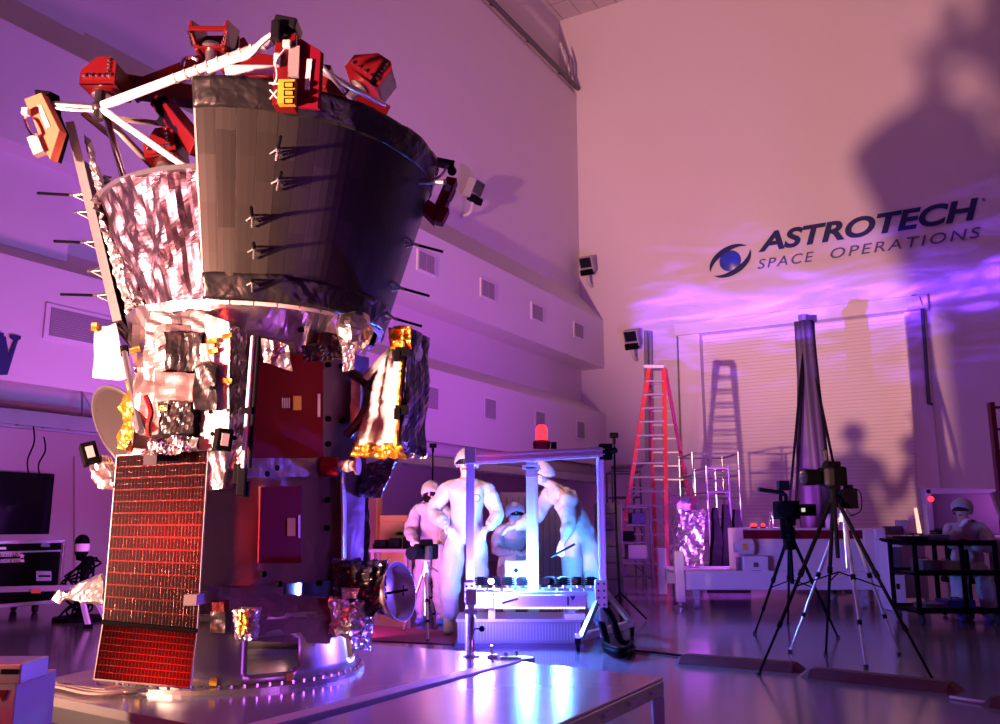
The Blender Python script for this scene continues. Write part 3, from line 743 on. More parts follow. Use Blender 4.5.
# violet-lit round cap and strap under the cone
cc = at(354, 331, 4.62)
b = MB(); 
for (r_, h_) in (): pass
mbx = MB().ball(cc, (.105, .1, .11), 16); mbx.v = [tuple(V(p)+crease(V(p), folds(9, 9, 6))[1]*.022) for p in mbx.v]
build('foil_cap', mbx, 'silver_fine', sc)
build('foil_strap', foil_sheet([at(343, 372, 4.6), at(354, 369, 4.6), at(355, 340, 4.56), at(342, 335, 4.56)], 3, 6, .01, 61), 'silver_foil', sc, solid=.004)
build('foil_shard', bag_px(318, 334, 342, 352, 4.8, .12, 4, .02, 62), 'dark_foil', sc)
# foil flaps under the cone above red panel
fsheet([(264, 362), (292, 371), (288, 345), (261, 338)], [4.42, 4.4, 4.42, 4.44], 4, 4, .014, 63, 'silver_foil', 'foil_flap')
fsheet([(305, 362), (334, 360), (322, 342), (300, 346)], [4.5, 4.6, 4.6, 4.5], 5, 4, .014, 64, 'dark_foil', 'foil_flap')
# foil skirt under the front radiator
def cone_patch(a0, a1, za, ra, zb, rb, nu, nv, amp, seed, fz=.25):
    fo = folds(seed, 3.6, 7); fo = [(V((d.x, d.y, d.z*fz)), p_, w, a) for d, p_, w, a in fo]
    def fn(u, v):
        p = cyl(a0+(a1-a0)*u, ra+(rb-ra)*v, za+(zb-za)*v); o = (p-V((AX.x, AX.y, p.z))).normalized()
        return p+o*crease(p, fo)[0]*amp*1.4
    return MB().patch(fn, nu*3, nv*3)
build('foil_skirt', cone_patch(-180, 40, 2.05, .66, 2.30, .74, 60, 7, .016, 71), 'silver_fine', sc, solid=.003)
build('foil_skirt', cone_patch(40, 180, 2.05, .66, 2.30, .74, 40, 5, .016, 72), 'silver_fine', sc, solid=.003)
# inner foil cone (behind the radiators)
build('inner_blanket', cone_patch(-262, 98, 2.28, .64, 2.98, .93, 60, 12, .03, 73), 'inner_foil', sc, solid=.003)
build('inner_rim', MB().lathe([(.915, 2.97), (.95, 2.97), (.95, 3.0), (.915, 3.0)], AX, n=64, closed=True), 'steel', sc)
# radiators
ZB, RB, ZT, RT = 2.28, .79, 3.40, 1.12
def rad(a, z, off=0): return cyl(a, RB+(z-ZB)/(ZT-ZB)*(RT-RB)+off, z)
def radiator(a0, a1, label=None):
    n = max(10, int(abs(a1-a0)/2.5)); zl, zh = 2.28, 3.40
    zc, zd = 2.41, 3.26
    b = MB().patch(lambda u, v: rad(a0+(a1-a0)*u, zc+(zd-zc)*v), n, 8, uvs=(abs(a1-a0)/90, 1))
    main = build('radiator', b, 'radiator', sc, smooth=False, solid=.03)
    if label: main['label'] = label
    b = MB()
    def wob(u, v, z_0, z_1, s):
        a = a0+(a1-a0)*u; p = rad(a, z_0+(z_1-z_0)*v, .022); return p+nz(p, 6)*.012+nz(p, 15)*.006
    b.patch(lambda u, v: wob(u, v, zd-.01, zh, 1), n*2, 6)
    build('top_film', b, 'black_film', main, solid=.005, smooth=True)
    b = MB().patch(lambda u, v: wob(u, v, zl, zc+.01, 1), n*2, 6)
    build('bottom_film', b, 'black_film', main, solid=.005, smooth=True)
    b = MB()
    for k in range(int(abs(a1-a0)/9)):
        a = a0+(a1-a0)/abs(a1-a0)*(1+9*k); b.patch(lambda u, v: rad(a+8.4*u*(1 if a1 > a0 else -1), 2.262+.02*v, .0), 4, 1)
    build('edge_clips', b, 'beige', main, solid=.02)
    return main
rf = radiator(-93, 22, 'black panelled radiator at the front')
rl = radiator(-262, -165, 'black panelled radiator seen edge-on at the left')
radiator(30, 90)
# light strip and edge of the left radiator
b = MB().patch(lambda u, v: rad(-165+1.6*u, 2.30+1.24*v, -.0), 1, 10); build('edge_strip', b, 'dish_grey', rl, solid=.05)
b = MB().patch(lambda u, v: rad(-93-.3+.6*u, 2.30+1.1*v, 0), 1, 10); build('edge_strip', b, 'dish_grey', rf, solid=.034)
b = foil_sheet([rad(-164, 2.32, -.05), cyl(-150, .68, 2.36), cyl(-150, .97, 3.2), rad(-164, 3.48, -.06)], 6, 16, .03, 75)
build('edge_foil', b, 'silver_foil', rl, solid=.004)
b = foil_sheet([rad(-162, 2.3, -.09), cyl(-140, .66, 2.30), cyl(-149, .94, 2.98), rad(-160, 3.2, -.12)], 6, 16, .05, 76)
build('edge_foil', b, 'silver_fine', rl, solid=.004)
# bracket pins standing off the radiators
def pin(base, out, ln, tang):
    t = UP; mb = MB()
    tip = base+out*.07
    for s1 in (-1, 1):
        mb.tube([base+t*.035*s1, tip], .006, 6); mb.tube([base+tang*.03*s1, tip], .006, 6)
    mb.tube([tip, tip+out*.02], .011, 6)
    o = build('standoff_bracket', mb, 'steel', sc)
    if ln: build('pin', MB().tube([tip+out*.015, tip+out*ln], .009, 6), 'black', o)
def outdir(a): return V((math.cos(R(a)), math.sin(R(a)), .0))
def find_cone(px, py):
    best = None
    for ai in range(-95, 15):
        for zi in range(2290, 3380, 10):
            p = rad(ai, zi/1000); d = p-V((0, 0, H))
            X, Y_, Z = d; dd = Y_*math.cos(TH)+Z*math.sin(TH); q = (500+F*X/dd, 362-F*(-Y_*math.sin(TH)+Z*math.cos(TH))/dd)
            e = (q[0]-px)**2+(q[1]-py)**2
            if best is None or e < best[0]: best = (e, ai, zi/1000)
    return best[1], best[2]
for (px, py, ln) in [(277, 155, .16), (276, 185, .1), (253, 223, .14), (253, 254, .1), (254, 286, .05)]:
    a, z = find_cone(px, py); pin(rad(a, z, .016), outdir(a), ln, outdir(a+90))
for z, ln, a in [(3.10, .2, -168), (2.99, 0, -168), (2.80, .17, -168), (2.62, 0, -168), (2.47, .2, -168)]:
    p = rad(a, z, .02); o = V((-.93, -.30, -.05 if z > 2.5 else -.05)); pin(p, o.normalized(), ln, outdir(a+90))
for z, a in [(2.83, -8), (2.55, -8), (2.37, -5)]:
    p = rad(a, z, .016); pin(p, V((.9, -.1, -.28)).normalized(), .18, outdir(a+90))
# truss struts
def strut(p, q, r, m='strut_white'): return build('truss_strut', MB().tube([p, q], r, 12), m, sc, smooth=True)
NL = at(99, 107, 4.75)
strut(NL, at(272, 42, 4.45), .027)
strut(NL, at(202, 178, 4.6), .021)
strut(at(162, 314, 4.85), at(207, 222, 4.75), .024)
strut(NL+V((0, .03, -.02)), at(158, 172, 5.1), .02, 'dish_grey')
strut(at(158, 172, 5.1), at(205, 200, 5.3), .016, 'dish_grey')
strut(at(158, 170, 5.1), at(205, 183, 5.2), .016, 'strut_white')
strut(at(106, 116, 4.8), at(162, 312, 4.95), .02, 'chrome')
strut(at(83, 113, 5.0), at(112, 137, 5.2), .02, 'dish_grey')
strut(at(300, 60, 4.7), at(385, 105, 5.2), .018, 'aluminium')
strut(at(320, 64, 4.7), at(345, 92, 4.9), .014, 'aluminium')
strut(at(112, 118, 4.9), at(200, 128, 5.5), .018, 'dish_grey')
strut(at(225, 70, 4.9), at(325, 70, 5.1), .03, 'strut_white')
build('truss_node', MB().ball(NL, .04, 8).tube([NL-UP*.08, NL+UP*.1], .03, 10), 'dark_foil', sc)
# cable along the top strut
b = MB()
for k in range(3):
    b.tube(spline([at(208, 72-k, 4.45), at(232, 62-k*2, 4.42), at(250, 56-k*2, 4.4), at(262, 43-k, 4.38), at(275, 33, 4.36), at(284, 30+k*3, 4.36)]), .012, 6)
build('cable_bundle', b, 'strut_white', sc)
b = MB(); 
for k in range(9):
    t = k/8; p = NL.lerp(at(272, 42, 4.45), .45+.5*t); build('strut_wrap', MB().tube([p, p+V((.012, -.003, .003))], .032, 10), 'white_foil', sc)
# red protective frame
fr = build('red_frame', MB().bar(at(112, 84, 5.0), at(262, 108, 5.4), .13, .11).bar(at(135, 92, 5.1), at(245, 48, 5.6), .12, .12).bar(at(160, 100, 5.1), at(200, 150, 4.7), .1, .1)
           .bar(at(300, 70, 5.3), at(385, 118, 5.5), .12, .14).bar(at(200, 95, 5.2), at(330, 95, 5.3), .14, .14).bar(at(225, 62, 5.2), at(330, 80, 5.2), .1, .16), 'red_paint', sc, bevel=.006)
build('black_joint', MB().bar(at(166, 118, 5.0), at(202, 145, 4.9), .11, .11).bar(at(160, 100, 5.0), at(175, 130, 5.0), .09, .09), 'black', fr, bevel=.01)
def red_bracket(px, py, Y, w, h, tilt, foot, m='red_paint'):
    c = at(px, py, Y); rot = Matrix.Rotation(R(tilt), 3, 'Y')
    k = Y/4.9/180*1.0
    W_, H_ = w*k, h*k
    pts = [V((-W_/2, 0, -H_/2)), V((W_/2, 0, -H_/2)), V((W_/2, 0, H_*.3)), V((W_*.35, 0, H_/2)), V((-W_*.05, 0, H_/2)), V((-W_/2, 0, 0))]
    mb = MB(); 
    for y in (-.12, .10): mb.prism([c+rot @ (p+V((0, y, 0))) for p in pts], rot @ V((0, .02, 0)))
    mb.box(c+rot @ V((0, 0, -H_/2+.01)), (W_, .24, .02), rot); mb.box(c+rot @ V((W_/2-.01, 0, -H_*.1)), (.02, .24, H_*.8), rot)
    o = build('red_bracket', mb, m, fr, bevel=.003)
    bl = MB()
    for i in range(5): 
        p = c+rot @ V((-W_/2+.03+(W_-.06)*i/4, -.13, -H_/2+.05)); bl.ball(p, .011, 5); p2 = c+rot @ V((W_/2-.04, -.13, -H_/2+.05+(H_*.7)*i/5)); bl.ball(p2, .009, 5)
    build('bolts', bl, 'chrome', o)
    if foot:
        f_ = c+rot @ V((-W_*.1, 0, -H_/2)); build('swivel_foot', MB().lathe([(0, .0), (.045, 0), (.06, -.02), (.03, -.035), (.03, -.12), (0, -.12)], f_, rot @ V((0, 0, 1)), n=16), 'steel', o)
    return o
red_bracket(107, 80, 4.85, 38, 32, 0, True)
red_bracket(166, 150, 4.9, 34, 32, -12, True)
red_bracket(373, 75, 5.2, 44, 34, 35, True)
# open-topped bracket at the back
c = at(215, 40, 5.1); k = 5.1/862
mb = MB(); w_ = 21*k
for sx in (-1, 1): mb.prism([c+V((sx*w_, -.13, -.02)), c+V((sx*w_, -.13, .06)), c+V((sx*w_*.95, .12, .14)), c+V((sx*w_*.75, .12, -.12)), c+V((sx*w_*.75, -.08, -.12))], V((-.02*sx, 0, 0)))
mb.box(c+V((0, -.13, .0)), (2*w_, .02, .03)); mb.box(c+V((0, 0, -.1)), (1.6*w_, .2, .02)); mb.box(c+V((0, .12, .0)), (1.9*w_, .02, .2))
o = build('red_bracket', mb, 'red_paint', fr, bevel=.003)
bl = MB()
for sx in (-1, 1):
    for i in range(5): bl.ball(c+V((sx*w_*(.95-.05*i), -.14, -.03-.022*i)), .01, 5)
build('bolts', bl, 'chrome', o)
build('swivel_foot', MB().lathe([(0, .0), (.05, 0), (.07, -.03), (.035, -.05), (.035, -.25), (0, -.25)], c-UP*.06-V((0, .05, 0)), n=16), 'steel', o)
build('loop_handle', MB().tube(spline([at(182, 66, 5.0), at(184, 60, 5.0), at(192, 58, 5.0), at(197, 60, 5.0)]), .014, 6), 'chrome', fr)
# instrument on the left arm (orange-red cover plate)
Yi = 4.8
ins = build('instrument_cover', MB().prism([at(x, y, Yi) for x, y in [(24, 99), (41, 92.5), (59.5, 130), (50, 160), (45, 150), (33, 120)]], V((.02, .05, 0))), 'orange_cover', sc, bevel=.003)
ins['label'] = 'pale orange cover plate'
build('window', MB().prism([at(x, y, Yi-.004) for x, y in [(37, 105), (41, 105), (50, 126), (46, 129)]], V((0, .003, 0))), 'trim_wall', ins)
build('handle', MB().tube(spline([at(26, 118, Yi-.02), at(25, 121, Yi-.05), at(31, 134, Yi-.05), at(37, 135, Yi-.02)]), .008, 6), 'chrome', ins)
build('connector', MB().box(at(26, 112, Yi-.03), (.035, .04, .04)), 'beige', ins); build('connector', MB().box(at(37, 146, Yi), (.06, .05, .12), Matrix.Rotation(R(-25), 3, 'Y')), 'beige', ins)
build('back_plate', MB().prism([at(x, y, Yi+.05) for x, y in [(34, 89), (50, 91), (52, 112), (60, 132), (52, 160), (48, 158)]], V((.03, .06, 0))), 'black', ins, bevel=.004)
build('instrument_arm', MB().tube([at(51, 105, Yi+.06), at(98, 108, 4.85)], .026, 10).tube([at(54, 108, Yi+.04), at(75, 110, 4.83), at(96, 111, 4.83)], .01, 6), 'steel', sc)
# instrument on the top centre
Yc = 4.08
i2 = build('instrument_box', MB().prism([at(x, y, Yc) for x, y in [(275, 40), (296, 32), (294, 106), (272, 104)]], V((0, .09, 0))), 'red_paint', sc, bevel=.004)
build('side_cover', MB().prism([at(x, y, Yc+.01) for x, y in [(297, 36), (321, 51), (318, 108), (296, 106)]], V((.01, .03, 0))), 'red_dark', i2, bevel=.003)
build('side_window', MB().prism([at(x, y, Yc-.002) for x, y in [(307, 59), (312, 59), (309, 89), (304.5, 89)]], V((0, .012, 0))), 'trim_wall', i2)
build('head', MB().box(at(288, 28, Yc+.06), (.12, .14, .06), Matrix.Rotation(R(12), 3, 'Y')).box(at(277, 33, Yc), (.05, .08, .11)), 'black_gloss', i2, bevel=.01)
build('connector', MB().box(at(287, 44.5, Yc-.03), (.042, .03, .042)), 'beige', i2, bevel=.006); build('connector', MB().box(at(277, 60, Yc-.02), (.03, .03, .07)), 'beige', i2, bevel=.006)
build('display', MB().box(at(294, 62, Yc-.012), (.055, .02, .17)), 'dish_grey', i2)
y2 = build('yellow_block', MB().box(at(287.5, 93, Yc-.02), (.088, .05, .13)), 'yellow', i2, bevel=.004)
for k in range(3): build('yellow_window', MB().box(at(289, 85+8*k, Yc-.05), (.05, .012, .03)), 'black', y2); build('yellow_pad', MB().box(at(289, 85+8*k, Yc-.06), (.036, .01, .018)), 'yellow', y2)
build('wire', MB().tube(spline([at(284, 50, Yc-.03), at(276, 62, Yc-.04), at(277, 76, Yc-.05), at(273, 85, Yc-.03)]), .005, 6).tube([at(269, 83, Yc-.04), at(281, 84, Yc-.04)], .005, 6).tube([at(270, 99, Yc-.04), at(277, 90, Yc-.04)], .004, 6).tube([at(270, 90, Yc-.04), at(277, 98, Yc-.04)], .004, 6), 'strut_white', i2)
# instrument on the right
Yr = 5.35
i3 = build('instrument_box', MB().prism([at(x, y, Yr) for x, y in [(447, 176), (457, 178), (441, 216), (431, 213)]], V((0, .12, 0))), 'red_dark', sc, bevel=.003)
build('lower_cover', MB().prism([at(x, y, Yr-.02) for x, y in [(421, 209), (428, 199), (437, 205), (433, 221)]], V((0, .12, 0))).prism([at(x, y, Yr-.02) for x, y in [(440, 205), (449, 208), (442, 222), (434, 220)]], V((0, .1, 0))), 'red_dark', i3, bevel=.003)
build('head', MB().box(at(446, 164, Yr), (.12, .1, .03), Matrix.Rotation(R(12), 3, 'Y')).ball(at(452, 171, Yr), .032, 8), 'black_gloss', i3)
build('lens_ball', MB().ball(at(433, 171, Yr), .042, 10), 'chrome', i3, smooth=True)
build('handle', MB().tube(spline([at(455, 188, Yr-.02), at(455, 192, Yr-.05), at(450, 202, Yr-.05), at(446, 201, Yr-.02)]), .006, 6), 'steel', i3)
build('cable_loop', MB().tube(spline([at(428, 179, Yr), at(436, 178.5, Yr-.02), at(444, 172, Yr-.02), at(446, 163, Yr), at(440, 160, Yr), at(436, 165, Yr)]), .009, 6), 'white_foil', i3)
build('label', MB().box(at(447.5, 188, Yr-.012), (.035, .01, .045), Matrix.Rotation(R(20), 3, 'Y')), 'vent', i3)
build('mount', MB().tube([at(420, 182, 5.0), at(445, 182, 4.9)], .018, 8), 'steel', i3)
# lower right: foil clump, second dish, hanging foil flap
build('foil_clump', bag_px(336, 566, 382, 612, 4.95, .3, 7, .035, 81), 'dark_foil', sc)
build('foil_clump', bag_px(330, 600, 362, 636, 4.9, .25, 5, .03, 82), 'silver_fine', sc)
fsheet([(342, 600), (356, 598), (360, 588), (341, 588)], [4.85]*4, 3, 3, .012, 83, 'silver_foil', 'foil_patch')
build('foil_flap', foil_sheet([at(350, 649, 4.80), at(372, 651, 5.05), at(371, 616, 5.05), at(352, 616, 4.80)], 5, 9, .02, 84), 'silver_fine', sc, solid=.004)
d2c = at(384, 594, 5.1); dax2 = V((.9, -.42, .18)).normalized()
d2_ = build('horn_antenna', MB().lathe([(0, 0), (.10, .0), (.145, .05), (.17, .11), (.165, .11), (.14, .055), (.0, .02)], d2c, dax2, n=32), 'dish_grey', sc, smooth=True)
build('feed', MB().tube([d2c+dax2*.02, d2c+dax2*.16], .008, 6).tube([d2c+dax2*.13-UP*.03, d2c+dax2*.13+UP*.03], .005, 5), 'black', d2_)
# cables on the deck left
for k in range(6):
    r = random.Random(k)
    pts = [fl(16+r.uniform(0, 4), 688+r.uniform(-3, 3), ZP+.02), fl(50, 684+r.uniform(-2, 3), ZP+.02), fl(90, 690+r.uniform(-4, 4), ZP+.02), fl(130, 690+r.uniform(-4, 3), ZP+.02), fl(150+8*k, 680+r.uniform(-2, 3), ZP+.03), fl(160+4*k, 676, ZP+.05)]
    tag(build('deck_cable', MB().tube(spline(pts), .008, 6), 'cable_grey' if k % 2 else 'silver_foil', smooth=True), 'pale cable lying on the platform left of the solar panel', 'cable', 'cables on the platform')
# corner of a cabinet with a warning triangle, left foreground
p = at(4, 700, 3.4)
cb = thing('control_cabinet', (p.x-.1, 3.5, 0), 'grey metal cabinet corner with a red warning triangle at the bottom left', 'cabinet')
xr = at(15, 700, 3.4).x; zt = at(10, 682, 3.4).z
build('body', MB().bb((xr-.5, 3.4, .01), (xr, 3.7, zt)), 'grey_paint', cb, bevel=.005)
xr2 = at(21, 670, 3.35).x
build('top_rail', MB().bb((xr-.5, 3.35, zt), (xr2, 3.55, at(10, 664, 3.35).z)), 'steel', cb, bevel=.004)
build('rail_slot', MB().bb((xr2-.07, 3.34, at(10, 674, 3.35).z), (xr2-.01, 3.352, at(10, 669, 3.35).z)), 'black', cb)
build('warning_triangle', MB().prism([at(-3, 690, 3.395), at(8, 690, 3.395), at(3, 702, 3.395)], V((0, -.003, 0))), 'red_paint', cb)

# ------------------------------------------------------------------ PEOPLE
def skin_obj(name, pts, edges, m, parent, root=0, sub=2, disp=0.0):
    """pts: list of (xyz, radius); one continuous skinned surface"""
    me = bpy.data.meshes.new(name); me.from_pydata([tuple(p[0]) for p in pts], edges, [])
    me.materials.append(M[m]); o = bpy.data.objects.new(name, me); COL.objects.link(o)
    if parent: o.parent = parent
    md = o.modifiers.new('skin', 'SKIN'); md.use_smooth_shade = True; md.branch_smoothing = .6
    sv = me.skin_vertices[0].data if len(me.skin_vertices) else None
    if sv is None:
        me.skin_vertices.new() if hasattr(me.skin_vertices, 'new') else None; sv = me.skin_vertices[0].data
    for i, p in enumerate(pts):
        r = p[1]; sv[i].radius = (r, r) if not isinstance(r, tuple) else r; sv[i].use_root = (i == root)
    s = o.modifiers.new('sub', 'SUBSURF'); s.levels = sub; s.render_levels = sub
    if disp:
        tx = bpy.data.textures.new(name+'_folds', 'CLOUDS'); tx.noise_scale = .11; tx.noise_depth = 3
        d = o.modifiers.new('folds', 'DISPLACE'); d.texture = tx; d.strength = disp; d.mid_level = .5
    return o
JD = dict(pelvis=(0, 0, .96), waist=(0, 0, 1.10), chest=(0, 0, 1.30), collar=(0, .01, 1.44), neck=(0, 0, 1.52), head=(0, -.01, 1.64),
          shl=(-.19, .01, 1.40), ell=(-.25, .03, 1.12), wrl=(-.22, -.14, .95), shr=(.19, .01, 1.40), elr=(.25, .03, 1.12), wrr=(.22, -.14, .95),
          hil=(-.10, 0, .90), knl=(-.12, -.02, .50), anl=(-.12, .03, .10), hir=(.10, 0, .90), knr=(.12, -.02, .50), anr=(.12, .03, .10))
def person(loc, rz, scale, label, pose=None, face=(0, -1, 0), look=0, suit='coverall', hood='white_foil', shoes='shoe_blue', mask=True, goggles=True, group=None, gl=('curl', 'curl'), hoodm='coverall'):
    J = {k: V(v) for k, v in {**JD, **(pose or {})}.items()}
    t = thing('person', loc, label, 'person', group, rz); t.scale = (scale,)*3
    hd = J['head']; fc = V(face).normalized(); side = fc.cross(UP).normalized(); upv = side.cross(fc)
    P = []; E_ = []
    def add(p, r, par=None):
        P.append((V(p), r)); 
        if par is not None: E_.append((par, len(P)-1))
        return len(P)-1
    # body: one continuous surface (head, trunk, arms, legs)
    pv = add(J['pelvis'], .105); ws = add(J['waist'], .095, pv); ch = add(J['chest'], .11, ws); cl = add(J['collar'], .07, ch)
    nk = add(J['neck'], .052, cl); jaw = add(hd-upv*.07+fc*.012, .066, nk); mid = add(hd, .086, jaw); top = add(hd+upv*.075-fc*.01, .066, mid)
    for s in 'lr':
        a = add(J['sh'+s], .05, cl); e = add(J['el'+s], .04, a); w = add(J['wr'+s], .03, e)
        dh = (J['wr'+s]-J['el'+s]).normalized(); add(J['wr'+s]+dh*.06, .028, w)
        h = add(J['hi'+s], .075, pv); k = add(J['kn'+s], .058, h); n_ = add(J['an'+s], .042, k); add(J['an'+s]+V((0, -.13, -.06)), .036, n_)
    body = skin_obj('body', P, E_, 'skin', t)
    # face: nose, mouth and ears
    b = MB(); b.prism([hd+fc*.083+upv*.015, hd+fc*.083-upv*.03+side*.016, hd+fc*.083-upv*.03-side*.016], fc*.02)
    b2 = MB()
    build('nose', b, 'skin', t, world=False, bevel=.004)
    for s in (-1, 1): build('ear', MB().ball(hd+side*s*.086-upv*.01-fc*.005, (.012, .022, .03), 6), 'skin', t, world=False, smooth=True)
    if not mask: build('mouth', MB().box(hd+fc*.082-upv*.055, (.045, .012, .012)), 'red_dark', t, world=False, bevel=.003)
    for s in (-1, 1): build('eye', MB().ball(hd+fc*.078+side*s*.032+upv*.018, .012, 6), 'black_gloss', t, world=False)
    # clothing
    P.clear(); E_.clear()
    pv = add(J['pelvis'], (.18, .16)); ws = add(J['waist'], (.19, .16), pv); ch = add(J['chest'], (.22, .175), ws); cl = add(J['collar'], (.155, .115), ch)
    add(J['neck']-V((0, 0, .02)), .068, cl)
    for s in 'lr':
        a = add(J['sh'+s], .10, cl); mu = add(J['sh'+s].lerp(J['el'+s], .5), .09, a); e = add(J['el'+s], .082, mu); me_ = add(J['el'+s].lerp(J['wr'+s], .6), .074, e); add(J['wr'+s], .042, me_)
        h = add(J['hi'+s], .13, pv); h2 = add(J['hi'+s].lerp(J['kn'+s], .5), .122, h); k = add(J['kn'+s], .108, h2); k2 = add(J['kn'+s].lerp(J['an'+s], .6), .10, k); add(J['an'+s], .07, k2)
    cv = skin_obj('coverall', list(P), list(E_), suit, t, sub=3, disp=.06)
    # hood or cap, goggles, mask
    capb = MB(); n = 14; rot = Matrix((side, -fc, upv)).transposed()
    vs = []; fs = []
    for i in range(9):
        ph = i/8*R(122)
        for k in range(24):
            th = 2*PI*k/24; front = max(0, math.sin(-th))   # -fc is +y, so the face is at th = -90 deg
            p2 = ph*(1-.40*front)
            q = V((.120*math.sin(p2)*math.cos(th), .138*math.sin(p2)*math.sin(th)+.012, .130*math.cos(p2)))
            vs.append(hd+upv*.012-fc*.008+rot @ q+nz(hd+rot @ q, 11)*.013+nz(hd+rot @ q, 28)*.006)
    for i in range(8):
        for k in range(24): fs.append((i*24+k, i*24+(k+1) % 24, (i+1)*24+(k+1) % 24, (i+1)*24+k))
    capb.raw(vs, fs); build('hair_cover', capb, hoodm, t, world=False, smooth=True, solid=.006)
    if goggles:
        g = MB()
        arc = []
        for k in range(13):
            a = R(-78+13*k); arc.append(hd+fc*.098*math.cos(a)+side*.098*math.sin(a)+upv*.018)
        for k in range(12): g.prism([arc[k]-upv*.026, arc[k+1]-upv*.026, arc[k+1]+upv*.028, arc[k]+upv*.028], (arc[k]-hd).normalized()*.012)
        build('goggles', g, 'black_gloss', t, world=False)
    if mask:
        g = MB(); arcs = []
        for k in range(11):
            a = R(-75+15*k); arcs.append((fc*math.cos(a)+side*math.sin(a), 1-.12*abs(math.sin(a))))
        for k in range(10):
            (d0, s0), (d1, s1) = arcs[k], arcs[k+1]
            g.raw([hd+d0*.095-upv*.012, hd+d1*.095-upv*.012, hd+d1*.10-upv*.05, hd+d0*.10-upv*.05, hd+d1*.085-upv*.10, hd+d0*.085-upv*.10], [(0, 1, 2, 3), (3, 2, 4, 5)])
        build('face_mask', g, mask if isinstance(mask, str) else 'coverall', t, world=False, solid=.006, smooth=True)
    # gloves: palm and five fingers
    for s, curl in zip('lr', gl):
        w = J['wr'+s]; d = (w-J['el'+s]).normalized(); sd = 1 if s == 'r' else -1
        lat = d.cross(UP); lat = lat.normalized() if lat.length > .2 else V((0, -1, 0)); pn = lat.cross(d).normalized()
        P2 = [(w-d*.03, .034), (w+d*.02, .030), (w+d*.065, .034)]; E2 = [(0, 1), (1, 2)]
        bend = .9 if curl == 'curl' else .35
        for k in range(4):
            off = lat*(.031-.0205*k)*1.15; L0 = (.036, .042, .04, .032)[k]
            b0 = len(P2); base = w+d*.085+off; d1_ = (d*math.cos(bend*.6)-pn*math.sin(bend*.6)); d2_ = (d*math.cos(bend*1.3)-pn*math.sin(bend*1.3))
            P2 += [(base, .0125), (base+d1_*L0, .0105), (base+d1_*L0+d2_*L0*.9, .0085)]; E2 += [(2, b0), (b0, b0+1), (b0+1, b0+2)]
        b0 = len(P2); th0 = w+d*.035+lat*.038*(1); P2 += [(th0, .014), (th0+d*.035+lat*.012-pn*.015, .012), (th0+d*.06-pn*.03, .01)]; E2 += [(1, b0), (b0, b0+1), (b0+1, b0+2)]
        skin_obj('glove', P2, E2, 'glove', t, sub=1)
        a = J['an'+s]; bt = MB(); bt.ball(a+V((0, -.055, -.058)), (.052, .135, .044), 8); bt.tube([a+V((0, 0, -.06)), a+V((0, 0, .04))], [.055, .06], 12)
        build('shoe_cover', bt, shoes, t, world=False, smooth=True)
    return t
# man in the middle, standing behind the laser bench's left end
pA = fl(462, 636)
tA = person(pA+V((.03, .12, 0)), R(-4), 1.045, 'standing person in white cleanroom coverall and hair cover with dark goggles, behind the left post', mask=False, face=(-.25, -1, -.12),
       pose=dict(ell=(-.34, .02, 1.16), wrl=(-.17, -.17, 1.02), elr=(.33, .0, 1.14), wrr=(.22, -.15, 1.0), hil=(-.1, 0, .9), anl=(-.16, .03, .1), knl=(-.15, -.02, .5)), shoes='coverall')
b = MB(); c_ = V((.12, -.20, 1.29))
b.tube([c_+V((.035*math.cos(2*PI*k/16), 0, .035*math.sin(2*PI*k/16))) for k in range(17)], .004, 5)
build('chest_emblem', b, 'navy', tA, world=False)
# photographer at the left with a camera on a monopod
pB = fl(430, 624)
tB = person(pB, R(-8), .93, 'person in white coverall, hair cover and black goggles bending over a camera at the left', face=(.3, -1, -.35), mask='black', goggles=True,
       pose=dict(pelvis=(0, .08, .90), waist=(0, .07, 1.05), chest=(0, .03, 1.25), collar=(.0, -.02, 1.38), neck=(.01, -.07, 1.44), head=(.02, -.12, 1.54), shl=(-.18, -.01, 1.34), shr=(.18, -.01, 1.34),
                 ell=(-.26, -.06, 1.08), wrl=(-.14, -.30, .98), elr=(.27, -.06, 1.08), wrr=(.16, -.32, .96), hil=(-.09, .07, .85), hir=(.09, .07, .85), knl=(-.1, -.04, .47), knr=(.13, -.02, .47)))
# person leaning over the bench on the right
pC = fl(575, 637)+V((.03, .35, 0))
tC = person(pC, R(-6), 1.04, 'person in brightly lit white coverall leaning left over the laser bench inside the aluminium frame', face=(-.95, -.45, -.25), mask=True,
       pose=dict(pelvis=(.08, .06, .95), waist=(.02, .02, 1.08), chest=(-.08, -.03, 1.26), collar=(-.17, -.05, 1.40), neck=(-.24, -.08, 1.46), head=(-.32, -.11, 1.55),
                 shl=(-.24, .12, 1.33), ell=(-.42, .0, 1.08), wrl=(-.60, -.12, 1.02), shr=(-.09, -.20, 1.33), elr=(-.02, -.28, 1.07), wrr=(-.09, -.38, .88),
                 hil=(0, .04, .90), hir=(.16, .06, .90), knl=(-.02, -.01, .5), anl=(-.04, .03, .1), knr=(.2, 0, .5), anr=(.24, .05, .1)))
pen = thing('pen', V((0, 0, 0)), 'thin dark stylus held in the right hand of the person leaning over the bench', 'pen')
q = at(563, 553, 8.35); pen.location = q
build('barrel', MB().tube([at(551, 557, 8.25), at(575, 544, 8.25)], .011, 8), 'black', pen)
